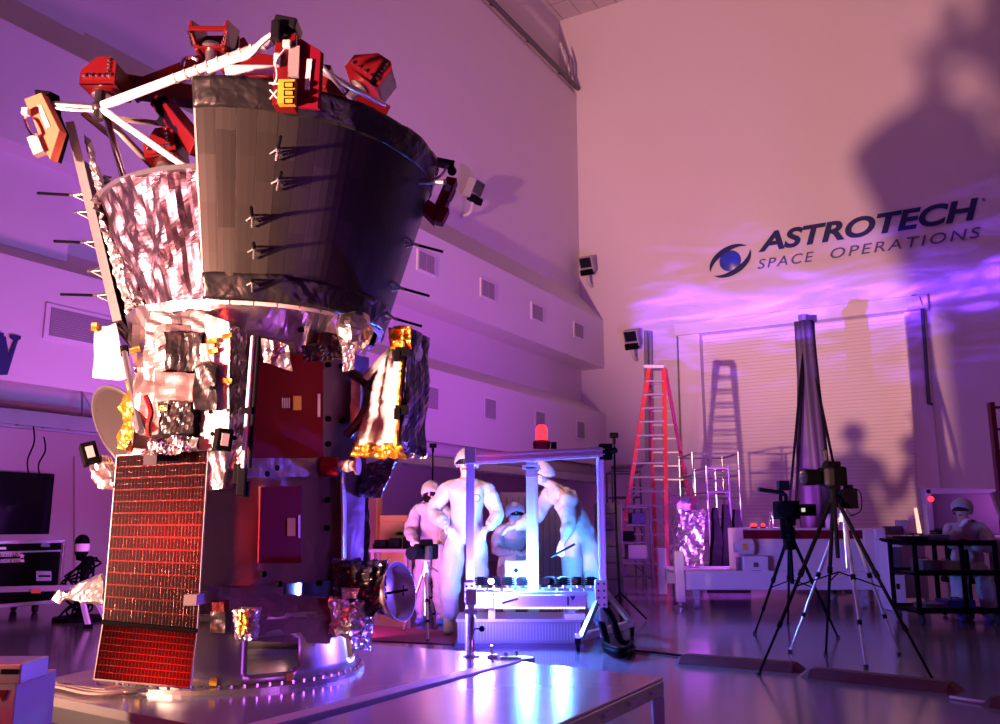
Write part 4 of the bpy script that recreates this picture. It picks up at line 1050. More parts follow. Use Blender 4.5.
# person crouched at the back between the two
pD = at(513, 560, 10.2); pD.z = 0
person(pD, R(15), .93, 'person in pinkish coverall and dark goggles sitting in the background between the two standing people', face=(.1, -1, -.2), mask=True,
       pose=dict(pelvis=(0, .05, .62), waist=(0, .03, .78), chest=(0, -.02, .98), collar=(0, -.05, 1.12), neck=(0, -.08, 1.19), head=(.0, -.11, 1.30), shl=(-.18, -.03, 1.08), shr=(.18, -.03, 1.08),
                 ell=(-.25, -.12, .84), wrl=(-.1, -.3, .84), elr=(.25, -.12, .84), wrr=(.1, -.3, .84), hil=(-.1, .0, .58), hir=(.1, .0, .58), knl=(-.15, -.38, .52), knr=(.15, -.38, .52), anl=(-.15, -.33, .1), anr=(.15, -.33, .1)))
stl = thing('stool', pD+V((.0, .06, 0)), 'plain round work stool under the person sitting in the background', 'stool')
build('seat', MB().lathe([(0, .44), (.17, .44), (.17, .48), (0, .48)], pD+V((0, .06, 0)), n=20), 'black', stl)
build('column', MB().tube([pD+V((0, .06, .03)), pD+V((0, .06, .44))], .03, 8).tube([pD+V((-.2, .06, .03)), pD+V((.2, .06, .03))], .02, 6).tube([pD+V((0, -.14, .03)), pD+V((0, .26, .03))], .02, 6), 'steel', stl)
# seated person far right with hand at the mouth
pE = at(968, 560, 10.6); pE.z = 0
person(pE, R(-25), .98, 'seated person in white coverall, hand at the mouth, behind the dark cart', face=(-.35, -1, -.1), mask=False,
       pose=dict(pelvis=(0, .05, .60), waist=(0, .0, .76), chest=(0, -.08, .96), collar=(0, -.12, 1.10), neck=(-.01, -.15, 1.17), head=(-.02, -.17, 1.28), shl=(-.18, -.1, 1.05), shr=(.18, -.1, 1.05),
                 ell=(-.2, -.34, .86), wrl=(-.06, -.30, 1.08), elr=(.24, -.3, .84), wrr=(.02, -.42, .84), hil=(-.1, .0, .56), hir=(.1, .0, .56), knl=(-.14, -.4, .5), knr=(.14, -.4, .5), anl=(-.14, -.35, .1), anr=(.14, -.35, .1)))
ch = thing('office_chair', pE+V((0, .05, 0)), 'dark office chair under the seated person on the right', 'chair')
build('seat', MB().box(pE+V((0, .05, .43)), (.44, .44, .07)), 'black', ch, bevel=.02)
build('backrest', MB().box(pE+V((.12, .30, .75)), (.42, .05, .45), Matrix.Rotation(R(-25), 3, 'Z')), 'black', ch, bevel=.02)
build('column', MB().tube([pE+V((0, .05, .06)), pE+V((0, .05, .42))], .03, 8), 'steel_dark', ch)
for k in range(5):
    a = 2*PI*k/5; e = pE+V((.28*math.cos(a), .05+.28*math.sin(a), .05)); build('caster_arm', MB().bar(pE+V((0, .05, .08)), e, .05, .03).ball(e-UP*.02, .03, 6), 'black', ch)

# ------------------------------------------------------------------ CAMERAS AND TRIPODS
def tripod(apex, feet, label, m='black', centre=True, r=.016, group=None, name='camera_tripod', low=True):
    base = (feet[0]+feet[1]+feet[2])/3; t = thing(name, V((base.x, base.y, 0)), label, 'tripod', group)
    hubz = apex-UP*.10
    build('head', MB().tube([apex-UP*.12, apex], [.03, .035], 12).box(apex-UP*.005, (.09, .09, .02)).tube([apex-UP*.04, apex+V((.12, .06, -.12))], .008, 6), m, t)
    build('centre_column', MB().tube([hubz-UP*.45, hubz], .016, 10).tube([hubz-UP*.06, hubz+UP*.01], .045, 10), m, t)
    for f_ in feet:
        tp = hubz+(V((f_.x, f_.y, 0))-V((hubz.x, hubz.y, 0))).normalized()*.04-UP*.03
        k1, k2 = tp.lerp(f_, .42), tp.lerp(f_, .72)
        lg_ = build('leg', MB().tube([tp, k1], r, 8).tube([k1, k2], r*.8, 8).tube([k2, f_+UP*.01], r*.62, 8), m, t)
        build('leg_lock', MB().tube([tp.lerp(f_, .405), tp.lerp(f_, .44)], r*1.35, 8), 'black', lg_); build('leg_lock', MB().tube([tp.lerp(f_, .705), tp.lerp(f_, .735)], r*1.15, 8), 'black', lg_)
        build('rubber_foot', MB().ball(f_+UP*.013, (.022, .022, .013), 6), 'rubber', lg_)
        if low: 
            mdp = (tp+f_)/2; build('spreader', MB().tube([V((hubz.x, hubz.y, mdp.z+.1)).lerp(mdp, .0), mdp], .006, 5), m, t)
    return t
ap1 = at(833, 487, 6.9)
tripod(ap1, [fl(759, 675), fl(934, 683), fl(826, 655)], 'tall black camera tripod with wide-spread legs nearest the camera on the right')
ap2 = at(789, 524, 8.3)
tripod(ap2, [fl(755, 634), fl(838, 638), fl(788, 625)], 'smaller black tripod carrying the video camera left of the tall tripod')
ap3 = at(843, 503, 7.6)
tripod(ap3, [fl(790, 652), fl(866, 668), fl(899, 655)], 'silver-legged tripod standing behind the tall black tripod', 'aluminium')
# still camera on the tall tripod (pointing left)
def dslr(c, label, s=1.0, rz=0, flash=True, grp=None):
    t = thing('still_camera', c, label, 'camera', grp, rz); t.scale = (s,)*3
    w = dict(world=False)
    build('body', MB().box((0, 0, .055), (.09, .145, .10)), 'black', t, bevel=.012, **w)
    build('grip', MB().box((-.05, -.055, .05), (.05, .04, .09)), 'rubber', t, bevel=.012, **w)
    build('prism_housing', MB().prism([(-.045, -.035, .10), (-.045, .035, .10), (-.035, .022, .135), (-.035, -.022, .135)], (.08, 0, 0)), 'black', t, bevel=.006, **w)
    build('lens', MB().tube([(-.04, 0, .05), (-.09, 0, .05), (-.091, 0, .05), (-.17, 0, .05)], [.036, .036, .042, .044], 20), 'black', t, smooth=False, **w)
    build('lens_glass', MB().tube([(-.170, 0, .05), (-.173, 0, .05)], [.038, .036], 20), 'glass_dark', t, **w)
    if flash: build('microphone', MB().tube([(-.03, .0, .14), (-.03, .0, .19), (-.05, 0, .20)], .013, 8), 'rubber', t, **w)
    build('screen', MB().box((.048, 0, .055), (.006, .075, .055)), 'glass_dark', t, **w)
    return t
dslr(ap1+UP*.0, 'black still camera with a big lens on top of the tall tripod', 1.5, R(12))
tag(build('camera_battery_pack', MB().box(at(848, 499, 6.95), (.12, .10, .15)).tube(spline([at(851, 488, 6.95), at(860, 492, 6.95), at(861, 510, 6.95), at(850, 516, 6.95)]), .005, 5).box(at(848, 488, 6.95), (.06, .06, .05)), 'black', bevel=.01), 'black battery box with a looped cord strapped below the still camera', 'battery pack')
vc = thing('video_camera', ap2, 'black video camera with top handle and small lit screen on the smaller tripod', 'camera')
build('body', MB().box(ap2+V((-.02, 0, .13)), (.15, .34, .17)), 'black', vc, bevel=.015)
build('lens', MB().lathe([(0, 0), (.06, 0), (.07, .12), (0, .12)], ap2+V((-.06, -.15, .13)), V((-.5, -1, 0)), n=20), 'black', vc)
build('top_handle', MB().tube(spline([ap2+V((-.05, -.1, .2)), ap2+V((-.05, -.1, .27)), ap2+V((-.03, .1, .27)), ap2+V((-.03, .1, .2))]), .018, 8), 'black', vc)
build('microphone', MB().tube([ap2+V((-.3, -.1, .32)), ap2+V((-.05, -.05, .29))], .02, 8).box(ap2+V((-.04, -.02, .36)), (.10, .08, .09)), 'rubber', vc)
sf = build('flip_screen', MB().box(ap2+V((.17, -.05, .13)), (.15, .03, .11)), 'black', vc, bevel=.005)
build('lit_screen', MB().box(ap2+V((.12, -.068, .13)), (.035, .006, .035)), 'screen_lit', sf)
build('mount_plate', MB().box(ap2+V((0, 0, .02)), (.09, .14, .05)).box(ap2+V((-.05, 0, -.04)), (.06, .05, .2)), 'black', vc, bevel=.006)
build('hanging_controls', MB().box(ap2+V((.0, .02, -.13)), (.10, .1, .22)), 'black', vc, bevel=.02)
# photographer's camera on a light stand at the left
mb0 = fl(425, 634)
q = at(425, 560, mb0.y)
tripod(V((mb0.x, mb0.y, q.z)), [fl(403, 632), fl(428, 642), fl(436, 628)], 'black tripod holding the photographer’s camera at the left'.replace('’', "'"), 'steel', low=False)
c_ = dslr(V((mb0.x, mb0.y-.02, q.z)), "photographer's black camera seen from the front at the left", 1.55, R(60), flash=False)
# slim light stands
def stand(px, py, ptop, Y, label, m='black', lamp='black'):
    f_ = fl(px, py); top = at(ptop[0], ptop[1], f_.y)
    t = thing('light_stand', f_, label, 'stand'); 
    build('pole', MB().tube([V((f_.x, f_.y, .05)), V((top.x, top.y, top.z*.5)), top], [.017, .015, .011], 8), m, t)
    for k in range(3):
        a = 2*PI*k/3+.4; build('leg', MB().tube([f_+UP*.32, f_+V((.34*math.cos(a), .34*math.sin(a), .02))], .011, 6), 'black', t)
    build('top_head', MB().box(top+UP*.02, (.10, .06, .06)).tube([top, top-UP*.08], .02, 8), lamp, t, bevel=.006)
    return t
stand(621, 622, (614, 437), 0, 'tall thin black stand with a small head right of the aluminium frame')
stand(434, 603, (433, 447), 0, 'tall slim stand rising behind the photographer')

# ------------------------------------------------------------------ LASER BENCH AND FRAME
YL, YR, YM = 7.55, 8.0, 8.15
fb = thing('aluminium_frame', fl(540, 645), 'open frame of aluminium extrusions standing over the laser bench', 'frame')
def ext(a, b_, w=.05, nm='post', m='frame_alu'):
    a, b_ = V(a), V(b_)
    mb = MB().bar(a, b_, w, w); d = (b_-a).normalized(); u = d.cross(UP) if abs(d.z) < .9 else V((1, 0, 0)); u.normalize(); w2 = d.cross(u)
    for s in (u, -u, w2, -w2): 
        for k in (-.27, .27): mb.bar(a+s*w*.5+(w2 if abs(s.dot(u)) > .5 else u)*w*k, b_+s*w*.5+(w2 if abs(s.dot(u)) > .5 else u)*w*k, w*.16, w*.10)
    return build(nm, mb, m, fb)
L0 = at(471, 600, YL); L1 = at(470.5, 456, YL); L0 = V((L1.x, YL, 0.01))
R1 = at(600, 452, YR); Rb = V((R1.x, YR, .12))
ext(L0, L1, .062); ext(V((R1.x, YR, .10)), R1, .058)
ext(L1+V((-.02, 0, -.03)), R1+V((.03, 0, -.0)), .085, 'top_beam')
Mx = at(532, 470, YM); M1 = V((Mx.x, YM, R1.z-.0)); ext(V((Mx.x, YM, .42)), V((Mx.x, YM, at(532, 462, YM).z)), .095)
ext(M1*1+V((0, 0, -.02)), (L1.lerp(R1, .48))+V((0, 0, -.02)), .05, 'top_beam')
build('end_block', MB().box(R1+V((.05, 0, .0)), (.12, .1, .15)).tube([R1+V((.1, -.03, 0)), R1+V((.15, -.05, .02))], .03, 8), 'black', fb, bevel=.01)
build('corner_bracket', MB().box(L1+V((.0, -.04, .0)), (.10, .03, .14)).box(V((L1.x, YL-.03, at(470, 592, YL).z)), (.09, .07, .17)), 'aluminium', fb, bevel=.006)
build('corner_bracket', MB().box(at(531, 467, YM-.05), (.17, .02, .04)).box(at(531, 472, YM-.05), (.1, .02, .1)), 'aluminium', fb, bevel=.004)
rb = at(601, 594, YR-.05)
build('side_bracket', MB().box(rb, (.11, .05, .24)), 'aluminium', fb, bevel=.006)
b = MB()
for i in range(2):
    for k in range(4): b.tube([rb+V((-.025+.05*i, -.02, -.09+.06*k)), rb+V((-.025+.05*i, -.032, -.09+.06*k))], .009, 8)
for i in range(2):
    for k in range(3): b.tube([V((L1.x-.022+.044*i, YL-.06, at(470, 592, YL).z-.05+.05*k)), V((L1.x-.022+.044*i, YL-.075, at(470, 592, YL).z-.05+.05*k))], .009, 8)
bo = build('screws', b, 'black', fb); bo['kind'] = 'stuff'
# braced foot at the right
g0 = V((R1.x, YR, .30))
foot1, foot2 = fl(578, 652)+UP*.12, fl(632, 636)+UP*.12
build('base_rail', MB().bar(foot1, foot2, .06, .06), 'aluminium', fb, bevel=.004)
build('brace', MB().bar(g0+V((0, 0, .22)), foot1+V((.03, 0, 0)), .04, .04).bar(g0+V((0, 0, .22)), foot2, .04, .04), 'aluminium', fb)
for k, f_ in enumerate((foot1, foot2)):
    build('caster', MB().tube([V((f_.x-.015, f_.y, .04)), V((f_.x+.015, f_.y, .04))], .04, 14).box(V((f_.x, f_.y, .09)), (.05, .05, .05)), 'black', fb)
# red rotating beacon on the top beam
bp_ = L1.lerp(R1, .535)+UP*.045
bc = thing('warning_beacon', bp_, 'glowing red warning beacon on top of the aluminium frame', 'beacon')
build('base', MB().lathe([(0, 0), (.075, 0), (.08, .06), (.06, .075), (0, .075)], bp_, n=20), 'red_dark', bc)
build('dome', MB().lathe([(.052, .075), (.055, .15), (.05, .19), (.03, .215), (0, .22)], bp_, n=20), 'beacon_glass', bc, smooth=True)
build('bracket', MB().box(bp_+V((.11, 0, .03)), (.05, .06, .06)), 'black', bc)
# bench: base, crate, rail, optics
def bxp(x0, y0, x1, y1, Y, dep): 
    a = at(x0, y1, Y); c2 = at(x1, y0, Y); return MB().bb((a.x, Y, a.z), (c2.x, Y+dep, c2.z))
bs = thing('bench_base', at(518, 645, 8.1)*1, 'long ribbed metal crate standing on the floor under the laser bench', 'crate')
a = at(457, 643, 8.1); c2 = at(581, 620, 8.1); a.z = .03
build('body', MB().bb((a.x, 8.1, .03), (c2.x, 8.65, c2.z)), 'steel', bs, bevel=.006)
b = MB()
for k in range(40): 
    x = a.x+(c2.x-a.x)*(k+.5)/40; b.bb((x-.004, 8.09, .06), (x+.004, 8.102, c2.z-.03))
build('ribs', b, 'aluminium', bs)['kind'] = 'stuff'
build('lip', MB().bb((a.x-.01, 8.07, c2.z-.015), (c2.x+.01, 8.67, c2.z+.012)), 'aluminium', bs)
b = MB().bb((a.x-.02, 8.08, .0), (c2.x+.02, 8.66, .035)); build('skid', b, 'steel_dark', bs)
zb = c2.z+.012
bn = thing('laser_bench', V((at(530, 610, 8.05).x, 8.1, zb)), 'laser bench with a bright violet lamp head and small lights along its rail', 'laser bench')
r0, r1 = at(478, 608, 7.95), at(586, 595, 7.95)
build('rail', MB().bb((r0.x, 7.95, r0.z), (r1.x, 8.03, r1.z+.0)), 'aluminium', bn, bevel=.004)
build('tabletop', MB().bb((r0.x-.0, 7.98, r1.z), (r1.x+.02, 8.55, r1.z+.025)), 'aluminium', bn, bevel=.003)
for x in (r0.x+.12, r1.x-.12):
    for y in (8.12, 8.5): build('leg', MB().bb((x-.03, y-.03, zb), (x+.03, y+.03, r1.z)), 'aluminium', bn)
for k in range(34):
    x = r0.x+.1+(r1.x-r0.x-.12)*k/33; build('led', MB().ball((x, 7.945, r0.z-.0), .0085, 5), 'led_strip', bn)
lh = at(485, 600, 7.9)
h_ = build('lamp_head', MB().box(lh+V((0, .03, 0)), (.16, .10, .15)), 'steel', bn, bevel=.008)
build('lamp_window', MB().box(lh+V((-.012, -.024, 0)), (.125, .008, .12)).box(lh+V((-.084, .02, 0)), (.008, .08, .12)), 'laser_lit', h_)
build('label', MB().prism([at(570, 596, 7.945)+V(p) for p in ((0, 0, 0), (.05, 0, 0), (.025, 0, -.045))], V((0, -.003, 0))), 'navy', bn)
build('label', MB().box(at(568, 601, 7.945), (.014, .006, .075)).box(at(510, 601, 7.945), (.15, .006, .02), Matrix.Rotation(R(-15), 3, 'Y')), 'black', bn)
build('tray', MB().bb((at(565, 612, 8.0).x, 8.0, zb), (at(585, 612, 8.0).x, 8.2, zb+.05)), 'white_paint', bn)
ztop = r1.z+.025
for k in range(9):
    x = r0.x+.02+(r1.x-r0.x+.12)*k/8.6; 
    t = thing('lens_mount', V((x, 8.12, ztop)), 'dark finned optics mount on the laser bench, '+['leftmost', 'second from the left', 'third from the left', 'fourth from the left', 'fifth from the left', 'fourth from the right', 'third from the right', 'second from the right', 'rightmost'][k]+' of the nine', 'optics', 'optics mounts on the laser bench')
    if k == 4 : t.location.y = 8.3
    o = V((x, t.location.y, ztop))
    build('base', MB().box(o+UP*.012, (.10, .09, .024)).tube([o+UP*.02, o+UP*.05], .02, 8), 'steel', t)
    b = MB()
    for j in range(4): b.box(o+UP*(.055+.018*j), (.115-.01*(k % 2), .10, .008))
    b.box(o+UP*.085, (.07, .07, .075)); build('heat_sink', b, 'black', t)
    if k % 2: build('lens', MB().tube([o+V((-.03, -.05, .09)), o+V((-.03, -.075, .09))], .028, 12), 'chrome', t)
cr = thing('instrument_case', V((at(516, 580, 8.42).x, 8.42, ztop)), 'small pale case with a dark diamond mark standing on the laser bench', 'case')
a = at(505, 578, 8.42); c2 = at(527, 563, 8.42)
build('body', MB().bb((a.x, 8.40, ztop), (c2.x, 8.52, c2.z+.02)), 'white_paint', cr, bevel=.005)
cc_ = V(((a.x+c2.x)/2-.0, 8.398, (ztop+c2.z)/2+.05)); s_ = .028
build('diamond_mark', MB().prism([cc_+V(p) for p in ((0, 0, s_), (s_, 0, 0), (0, 0, -s_), (-s_, 0, 0))], V((0, -.003, 0))), 'black', cr)
# cable hank at the frame foot, cable on the floor
pts = [at(600, 600, 8.0), at(612, 618, 7.9), at(620, 640, 7.8), fl(632, 652)+UP*.02, fl(622, 661)+UP*.03, fl(606, 655)+UP*.03, at(606, 640, 7.75), at(601, 622, 7.85)]
b = MB()
for k in range(4): b.tube(spline([p+V((.02*math.sin(k*2.1), .02*math.cos(k*1.7), .02*k*(1 if i in (3, 4, 5) else 0))) for i, p in enumerate(pts)]), .016, 6)
tag(build('cable_hank', b, 'black', smooth=True), 'thick black cable hank hanging down the right post of the aluminium frame', 'cable')
tag(build('floor_cable', MB().tube(spline([fl(630, 652)+UP*.012, fl(655, 654)+UP*.012, fl(690, 658)+UP*.012]), .011, 6), 'black'), 'thin dark cable on the floor running to the first cable ramp', 'cable')
tag(build('floor_mat', MB().prism([fl(352, 624, .004), fl(455, 632, .004), fl(465, 645, .004), fl(352, 640, .004)], UP*.006), 'mat_red'), 'dull red mat lying on the floor behind the platform', 'mat')

# ------------------------------------------------------------------ CABLE RAMPS
def ramp(a, b_, label, w=.26, h=.055):
    a, b_ = V(a), V(b_); d = (b_-a); Ln = d.length; d.normalize(); s = UP.cross(d)
    t = thing('cable_ramp', a, label, 'cable ramp', 'cable ramps on the floor')
    pr = [(-w/2, 0), (-w/4, h), (w/4, h), (w/2, 0)]
    def ring_(k, inset_): return [a+d*k+s*(x*(1-inset_*.0))+UP*max(z-(.0), 0) for x, z in pr]
    vs = ring_(0, 0); vs2 = ring_(Ln, 0)
    lo0 = [a-d*.0+s*x+UP*z for x, z in pr]
    b = MB().prism([a+d*.06+s*x+UP*z for x, z in pr], d*(Ln-.12)); build('body', b, 'rubber_red', t, bevel=.006)
    b = MB()
    for k, sg in ((0, 1), (Ln, -1)):
        o = a+d*k; i = a+d*(k+sg*.06)
        b.raw([o+s*pr[0][0]*.8, o+s*pr[3][0]*.8, i+s*pr[0][0], i+s*pr[1][0]+UP*h, i+s*pr[2][0]+UP*h, i+s*pr[3][0]], [(0, 2, 3), (0, 3, 4, 1), (1, 4, 5), (0, 1, 5, 2), (2, 5, 4, 3)])
    build('end_slope', b, 'rubber_red', t)
    build('lid', MB().prism([a+d*.08+s*x+UP*h for x in (-w/5, w/5)]+[a+d*(Ln-.08)+s*x+UP*h for x in (w/5, -w/5)], UP*.006), 'rubber_red', t)
ramp(fl(676, 661), fl(804, 671), 'dark red rubber cable ramp on the floor, the left one')
ramp(fl(805, 675), fl(962, 692), 'dark red rubber cable ramp on the floor, the middle one under the tall tripod')
ramp(fl(984, 703), fl(1120, 720), 'dark red rubber cable ramp cut by the right edge of the frame')
tag(build('floor_cable', MB().tube(spline([fl(950, 699)+UP*.012, fl(968, 702)+UP*.012, fl(990, 705)+UP*.012]), .01, 6), 'beige'), 'pale cable crossing from the middle ramp to the right ramp', 'cable')

# ------------------------------------------------------------------ LADDER AND SCAFFOLDS
def rail(a, b_, w, h, m, nm, t): return build(nm, MB().bar(a, b_, w, h, up=(0, 1, .01)), m, t)
YA, YB = 18.6, 19.9
F1, F2 = at(616, 573, YA-.7), at(667, 578, YA-1.4); F1.z = F2.z = .02
T1_, T2_ = at(649, 368, 17.9), at(664, 368, 17.7)
B1, B2 = at(656, 560, 19.4), at(703, 566, 19.0); B1.z = B2.z = .02
ld = thing('step_ladder', (F1+F2+B1+B2)/4-UP*.02, 'very tall red stepladder standing open in front of the right wall', 'ladder')
for a, c in ((F1, T1_), (F2, T2_)): rail(a, c, .085, .05, 'red_ladder', 'rail', ld)
for a, c in ((B1, T1_+V((.05, .25, 0))), (B2, T2_+V((.06, .2, 0)))): rail(a, c, .07, .05, 'red_ladder', 'rear_rail', ld)
for k in range(1, 15):
    t = k/15; a, c = F1.lerp(T1_, t), F2.lerp(T2_, t); build('step', MB().bar(a, c, .10, .035), 'aluminium', ld)
    a, c = B1.lerp(T1_+V((.05, .25, 0)), t), B2.lerp(T2_+V((.06, .2, 0)), t); build('rear_rung', MB().bar(a, c, .03, .03), 'aluminium', ld)
for k in (1, 2, 3, 4, 5, 6):
    t = k/15; a, c = F1.lerp(T1_, t), F2.lerp(T2_, t); build('step_brace', MB().bar(a.lerp(c, .0)-UP*.2, a.lerp(c, .2), .015, .02).bar(c-UP*.2, c.lerp(a, .2), .015, .02), 'aluminium', ld)
build('top_cap', MB().bar((T1_+V((-.05, .12, .03))), (T2_+V((.08, .12, .03))), .34, .08), 'aluminium', ld, bevel=.01)
build('spreader', MB().bar(F1.lerp(T1_, .42), B1.lerp(T1_, .42), .02, .03).bar(F2.lerp(T2_, .42), B2.lerp(T2_, .42), .02, .03), 'aluminium', ld)
def frame_tower(x0, x1, ytop, Y, dep, levels, label, m='steel', r=.022, name='scaffold'):
    a = at(x0, ytop, Y); c = at(x1, ytop, Y); zt = a.z
    t = thing(name, V(((a.x+c.x)/2, Y+dep/2, 0)), label, 'scaffold')
    for x in (a.x, c.x):
        for y in (Y, Y+dep): build('upright', MB().tube([(x, y, .0), (x, y, zt)], r, 8), m, t)
    for k in range(levels):
        z = zt*(k+1)/levels-.03
        build('platform' if k % 2 else 'rail', MB().tube([(a.x, Y, z), (c.x, Y, z)], r*.9, 6).tube([(a.x, Y+dep, z), (c.x, Y+dep, z)], r*.9, 6).tube([(a.x, Y, z), (a.x, Y+dep, z)], r*.9, 6).tube([(c.x, Y, z), (c.x, Y+dep, z)], r*.9, 6), m, t)
        if k % 2 == 0: build('brace', MB().tube([(a.x, Y, z), (c.x, Y, max(z-zt/levels*1.3, .05))], r*.6, 6), m, t)
    return t
frame_tower(692, 738, 452, 16.5, 1.2, 6, 'steel scaffold tower right of the red ladder')
frame_tower(706, 728, 466, 15.0, .9, 5, 'narrow steel rack standing before the scaffold tower')
frame_tower(612, 640, 470, 19.4, 1.0, 4, 'low steel scaffold frame left of the red ladder', 'steel_dark')
# dark equipment rack on the left of the ladder
rk = thing('equipment_rack', V((at(628, 560, 16).x, 16, 0)), 'dark equipment rack with shelves behind the tall thin stand', 'rack')
a = at(606, 556, 15.8); c = at(650, 505, 15.8)
for k in range(5):
    z = c.z*(k+.4)/4.6; build('shelf', MB().bb((a.x, 15.8, z), (c.x, 16.5, z+.03)), 'steel_dark', rk)
for x in (a.x, c.x):
    for y in (15.8, 16.5): build('upright', MB().bb((x-.02, y-.02, 0), (x+.02, y+.02, c.z)), 'steel_dark', rk)
for k, (u, w, h) in enumerate(((.1, .3, .2), (.5, .35, .25), (.15, .4, .18), (.6, .25, .2))):
    x = a.x+(c.x-a.x)*u; z = c.z*((k % 4)+.4)/4.6+.035
    tag(build('electronics_box', MB().bb((x, 15.85, z), (x+w, 16.3, z+h)), ['steel_dark', 'grey_paint', 'black', 'navy'][k], bevel=.01), 'small dark electronics box on the rack by the ladder, '+['lowest', 'second from the floor', 'third from the floor', 'topmost'][k]+' shelf', 'box', 'boxes on the rack by the ladder')
# foil wrapped instrument on the floor stand behind the white table
fi = thing('foil_wrapped_unit', V((at(692, 570, 13.6).x, 13.6, 0)), 'foil-wrapped unit with two red caps behind the left end of the white table', 'equipment')
build('wrap', bag_px(676, 512, 702, 574, 13.4, .5, 8, .05, 91, skew=3), 'silver_foil', fi)
build('head_box', bag_px(677, 496, 690, 511, 13.5, .3, 2, .01, 92), 'white_paint', fi)
for x in (674, 694): build('red_cap', MB().tube([at(x, 500, 13.35), at(x, 500, 13.6)], .07, 12), 'red_paint', fi)
build('stand', MB().bb(at(678, 574, 13.45)*1, V((at(702, 574, 13.45).x, 13.9, 0.0))), 'steel_dark', fi)
# black soft cases / folded stands
for k, (x0, x1, yt) in enumerate(((712, 722, 508), (722, 733, 504), (732, 744, 510))):
    p0, p1 = at(x0, yt, 14.2), at(x1, yt, 14.2)
    b = foil_bag([(p0.x-.06, 14.2, 0), (p1.x+.05, 14.2, 0), (p1.x+.05, 14.5, 0), (p0.x-.06, 14.5, 0), (p0.x+.05, 14.25, p0.z), (p1.x-.05, 14.25, p0.z), (p1.x-.05, 14.4, p0.z), (p0.x+.05, 14.4, p0.z)], 4, .02, 95+k)
    tag(build('covered_stand', b, 'black'), 'tall folded stand under a black cover beside the scaffold, '+['left', 'middle', 'right'][k]+' one of three', 'stand', 'black covered stands')

# ------------------------------------------------------------------ WHITE TABLE AND CONSOLES
wt = thing('wheeled_frame', V((at(790, 590, 11.8).x, 11.9, 0)), 'long white wheeled steel frame on the floor behind the tripods', 'frame')
a = at(682, 590, 11.7); c = at(885, 568, 11.7)
build('beam', MB().bb((a.x, 11.7, a.z), (c.x, 11.78, at(790, 571, 11.7).z)), 'white_paint', wt, bevel=.01)
build('beam', MB().bb((a.x, 12.9, a.z), (c.x, 12.98, at(790, 571, 11.7).z)), 'white_paint', wt, bevel=.01)
build('deck', MB().bb((a.x, 11.78, at(790, 573, 11.7).z-.03), (c.x, 12.9, at(790, 573, 11.7).z)), 'white_paint', wt)
for px, top in ((680, 551), (884, 530)):
    x = at(px, 590, 11.7).x
    for y in (11.7, 12.95): build('post', MB().bb((x-.06, y-.05, .08), (x+.06, y+.05, at(px, top, 11.7).z)), 'white_paint', wt, bevel=.01)
for px in (697, 866):
    x = at(px, 590, 11.7).x
    for y in (11.8, 12.85): build('caster', MB().tube([(x-.03, y, .08), (x+.03, y, .08)], .08, 14).box((x, y, .2), (.09, .09, .16)), 'grey_paint', wt)
for px in (680,):
    x = at(px, 600, 11.7).x; build('foot_pad', MB().lathe([(0, 0), (.1, 0), (.1, .02), (.03, .04), (.03, .1), (0, .1)], (x, 11.7, 0), n=16), 'steel', wt)
def boxthing(name, x0, y0, x1, y1, Y, dep, m, label, cat, floor=False, parts=None, bevel=.012, base=None):
    a = at(x0, y1, Y); c = at(x1, y0, Y); z = 0.0 if floor else a.z
    if base is not None: z = base
    t = thing(name, V(((a.x+c.x)/2, Y+dep/2, z)), label, cat)
    build('body', MB().bb((a.x, Y, z+.001), (c.x, Y+dep, c.z)), m, t, bevel=bevel)
    for (nm, u0, v0, u1, v1, mm) in (parts or []):
        X0 = a.x+(c.x-a.x)*u0; X1 = a.x+(c.x-a.x)*u1; Z0 = z+(c.z-z)*v0; Z1 = z+(c.z-z)*v1
        build(nm, MB().bb((X0, Y-.012, Z0), (X1, Y, Z1)), mm, t, bevel=.003)
    return t
dz = at(790, 573, 11.7).z
boxthing('control_console', 745, 528, 885, 573, 11.95, .8, 'beige', 'long beige console standing on the white wheeled frame', 'console', base=dz, parts=[('front_panel', .02, .06, .3, .6, 'white_paint'), ('front_panel', .33, .06, .64, .6, 'beige'), ('front_panel', .67, .06, .98, .6, 'white_paint'), ('top_strip', 0, .75, 1, .95, 'red_dark')])
boxthing('cabinet', 744, 556, 768, 575, 11.72, .2, 'white_paint', 'small white cabinet with a dark dial on the front of the frame', 'cabinet', base=dz-.02, parts=[('dial', .4, .4, .6, .65, 'steel_dark'), ('slot', .3, .15, .7, .22, 'steel_dark')])
t = thing('vacuum_motor', at(742, 552, 11.85), 'cream cylindrical motor with a yellow label at the left end of the console', 'motor')
t.location.z = dz
build('housing', MB().tube([at(734, 547, 11.85), at(738, 547, 11.85), at(738.2, 547, 11.85), at(752, 547, 11.85)], [.06, .06, .11, .11], 18), 'white_paint', t, smooth=False)
build('label', MB().box(at(745, 547, 11.73), (.06, .02, .09)), 'yellow', t)
build('mount', MB().bb((at(738, 547, 11.8).x, 11.8, dz), (at(752, 547, 11.8).x, 11.95, dz+.2)), 'steel_dark', t)
tpz = at(745, 528, 11.95).z
for k, (px, m, lab, h_, r_) in enumerate(((771, 'chrome', 'slim shiny bottle standing on the console', .18, .025), (829, 'trim_wall', 'pale roll of tape standing on the console behind the video camera', .16, .05))):
    x = at(px, 520, 12.1).x; o = V((x, 12.1, tpz)); t = thing('bottle' if k == 0 else 'paper_roll', o, lab, 'bottle' if k == 0 else 'roll')
    build('body', MB().lathe([(0, 0), (r_, 0), (r_, h_*.8), (r_*.6, h_*.9), (r_*.5, h_), (0, h_)], o, n=16), m, t, smooth=True)
    build('cap', MB().lathe([(0, h_), (r_*.55, h_), (r_*.55, h_+.03), (0, h_+.03)], o, n=12), 'beige', t)
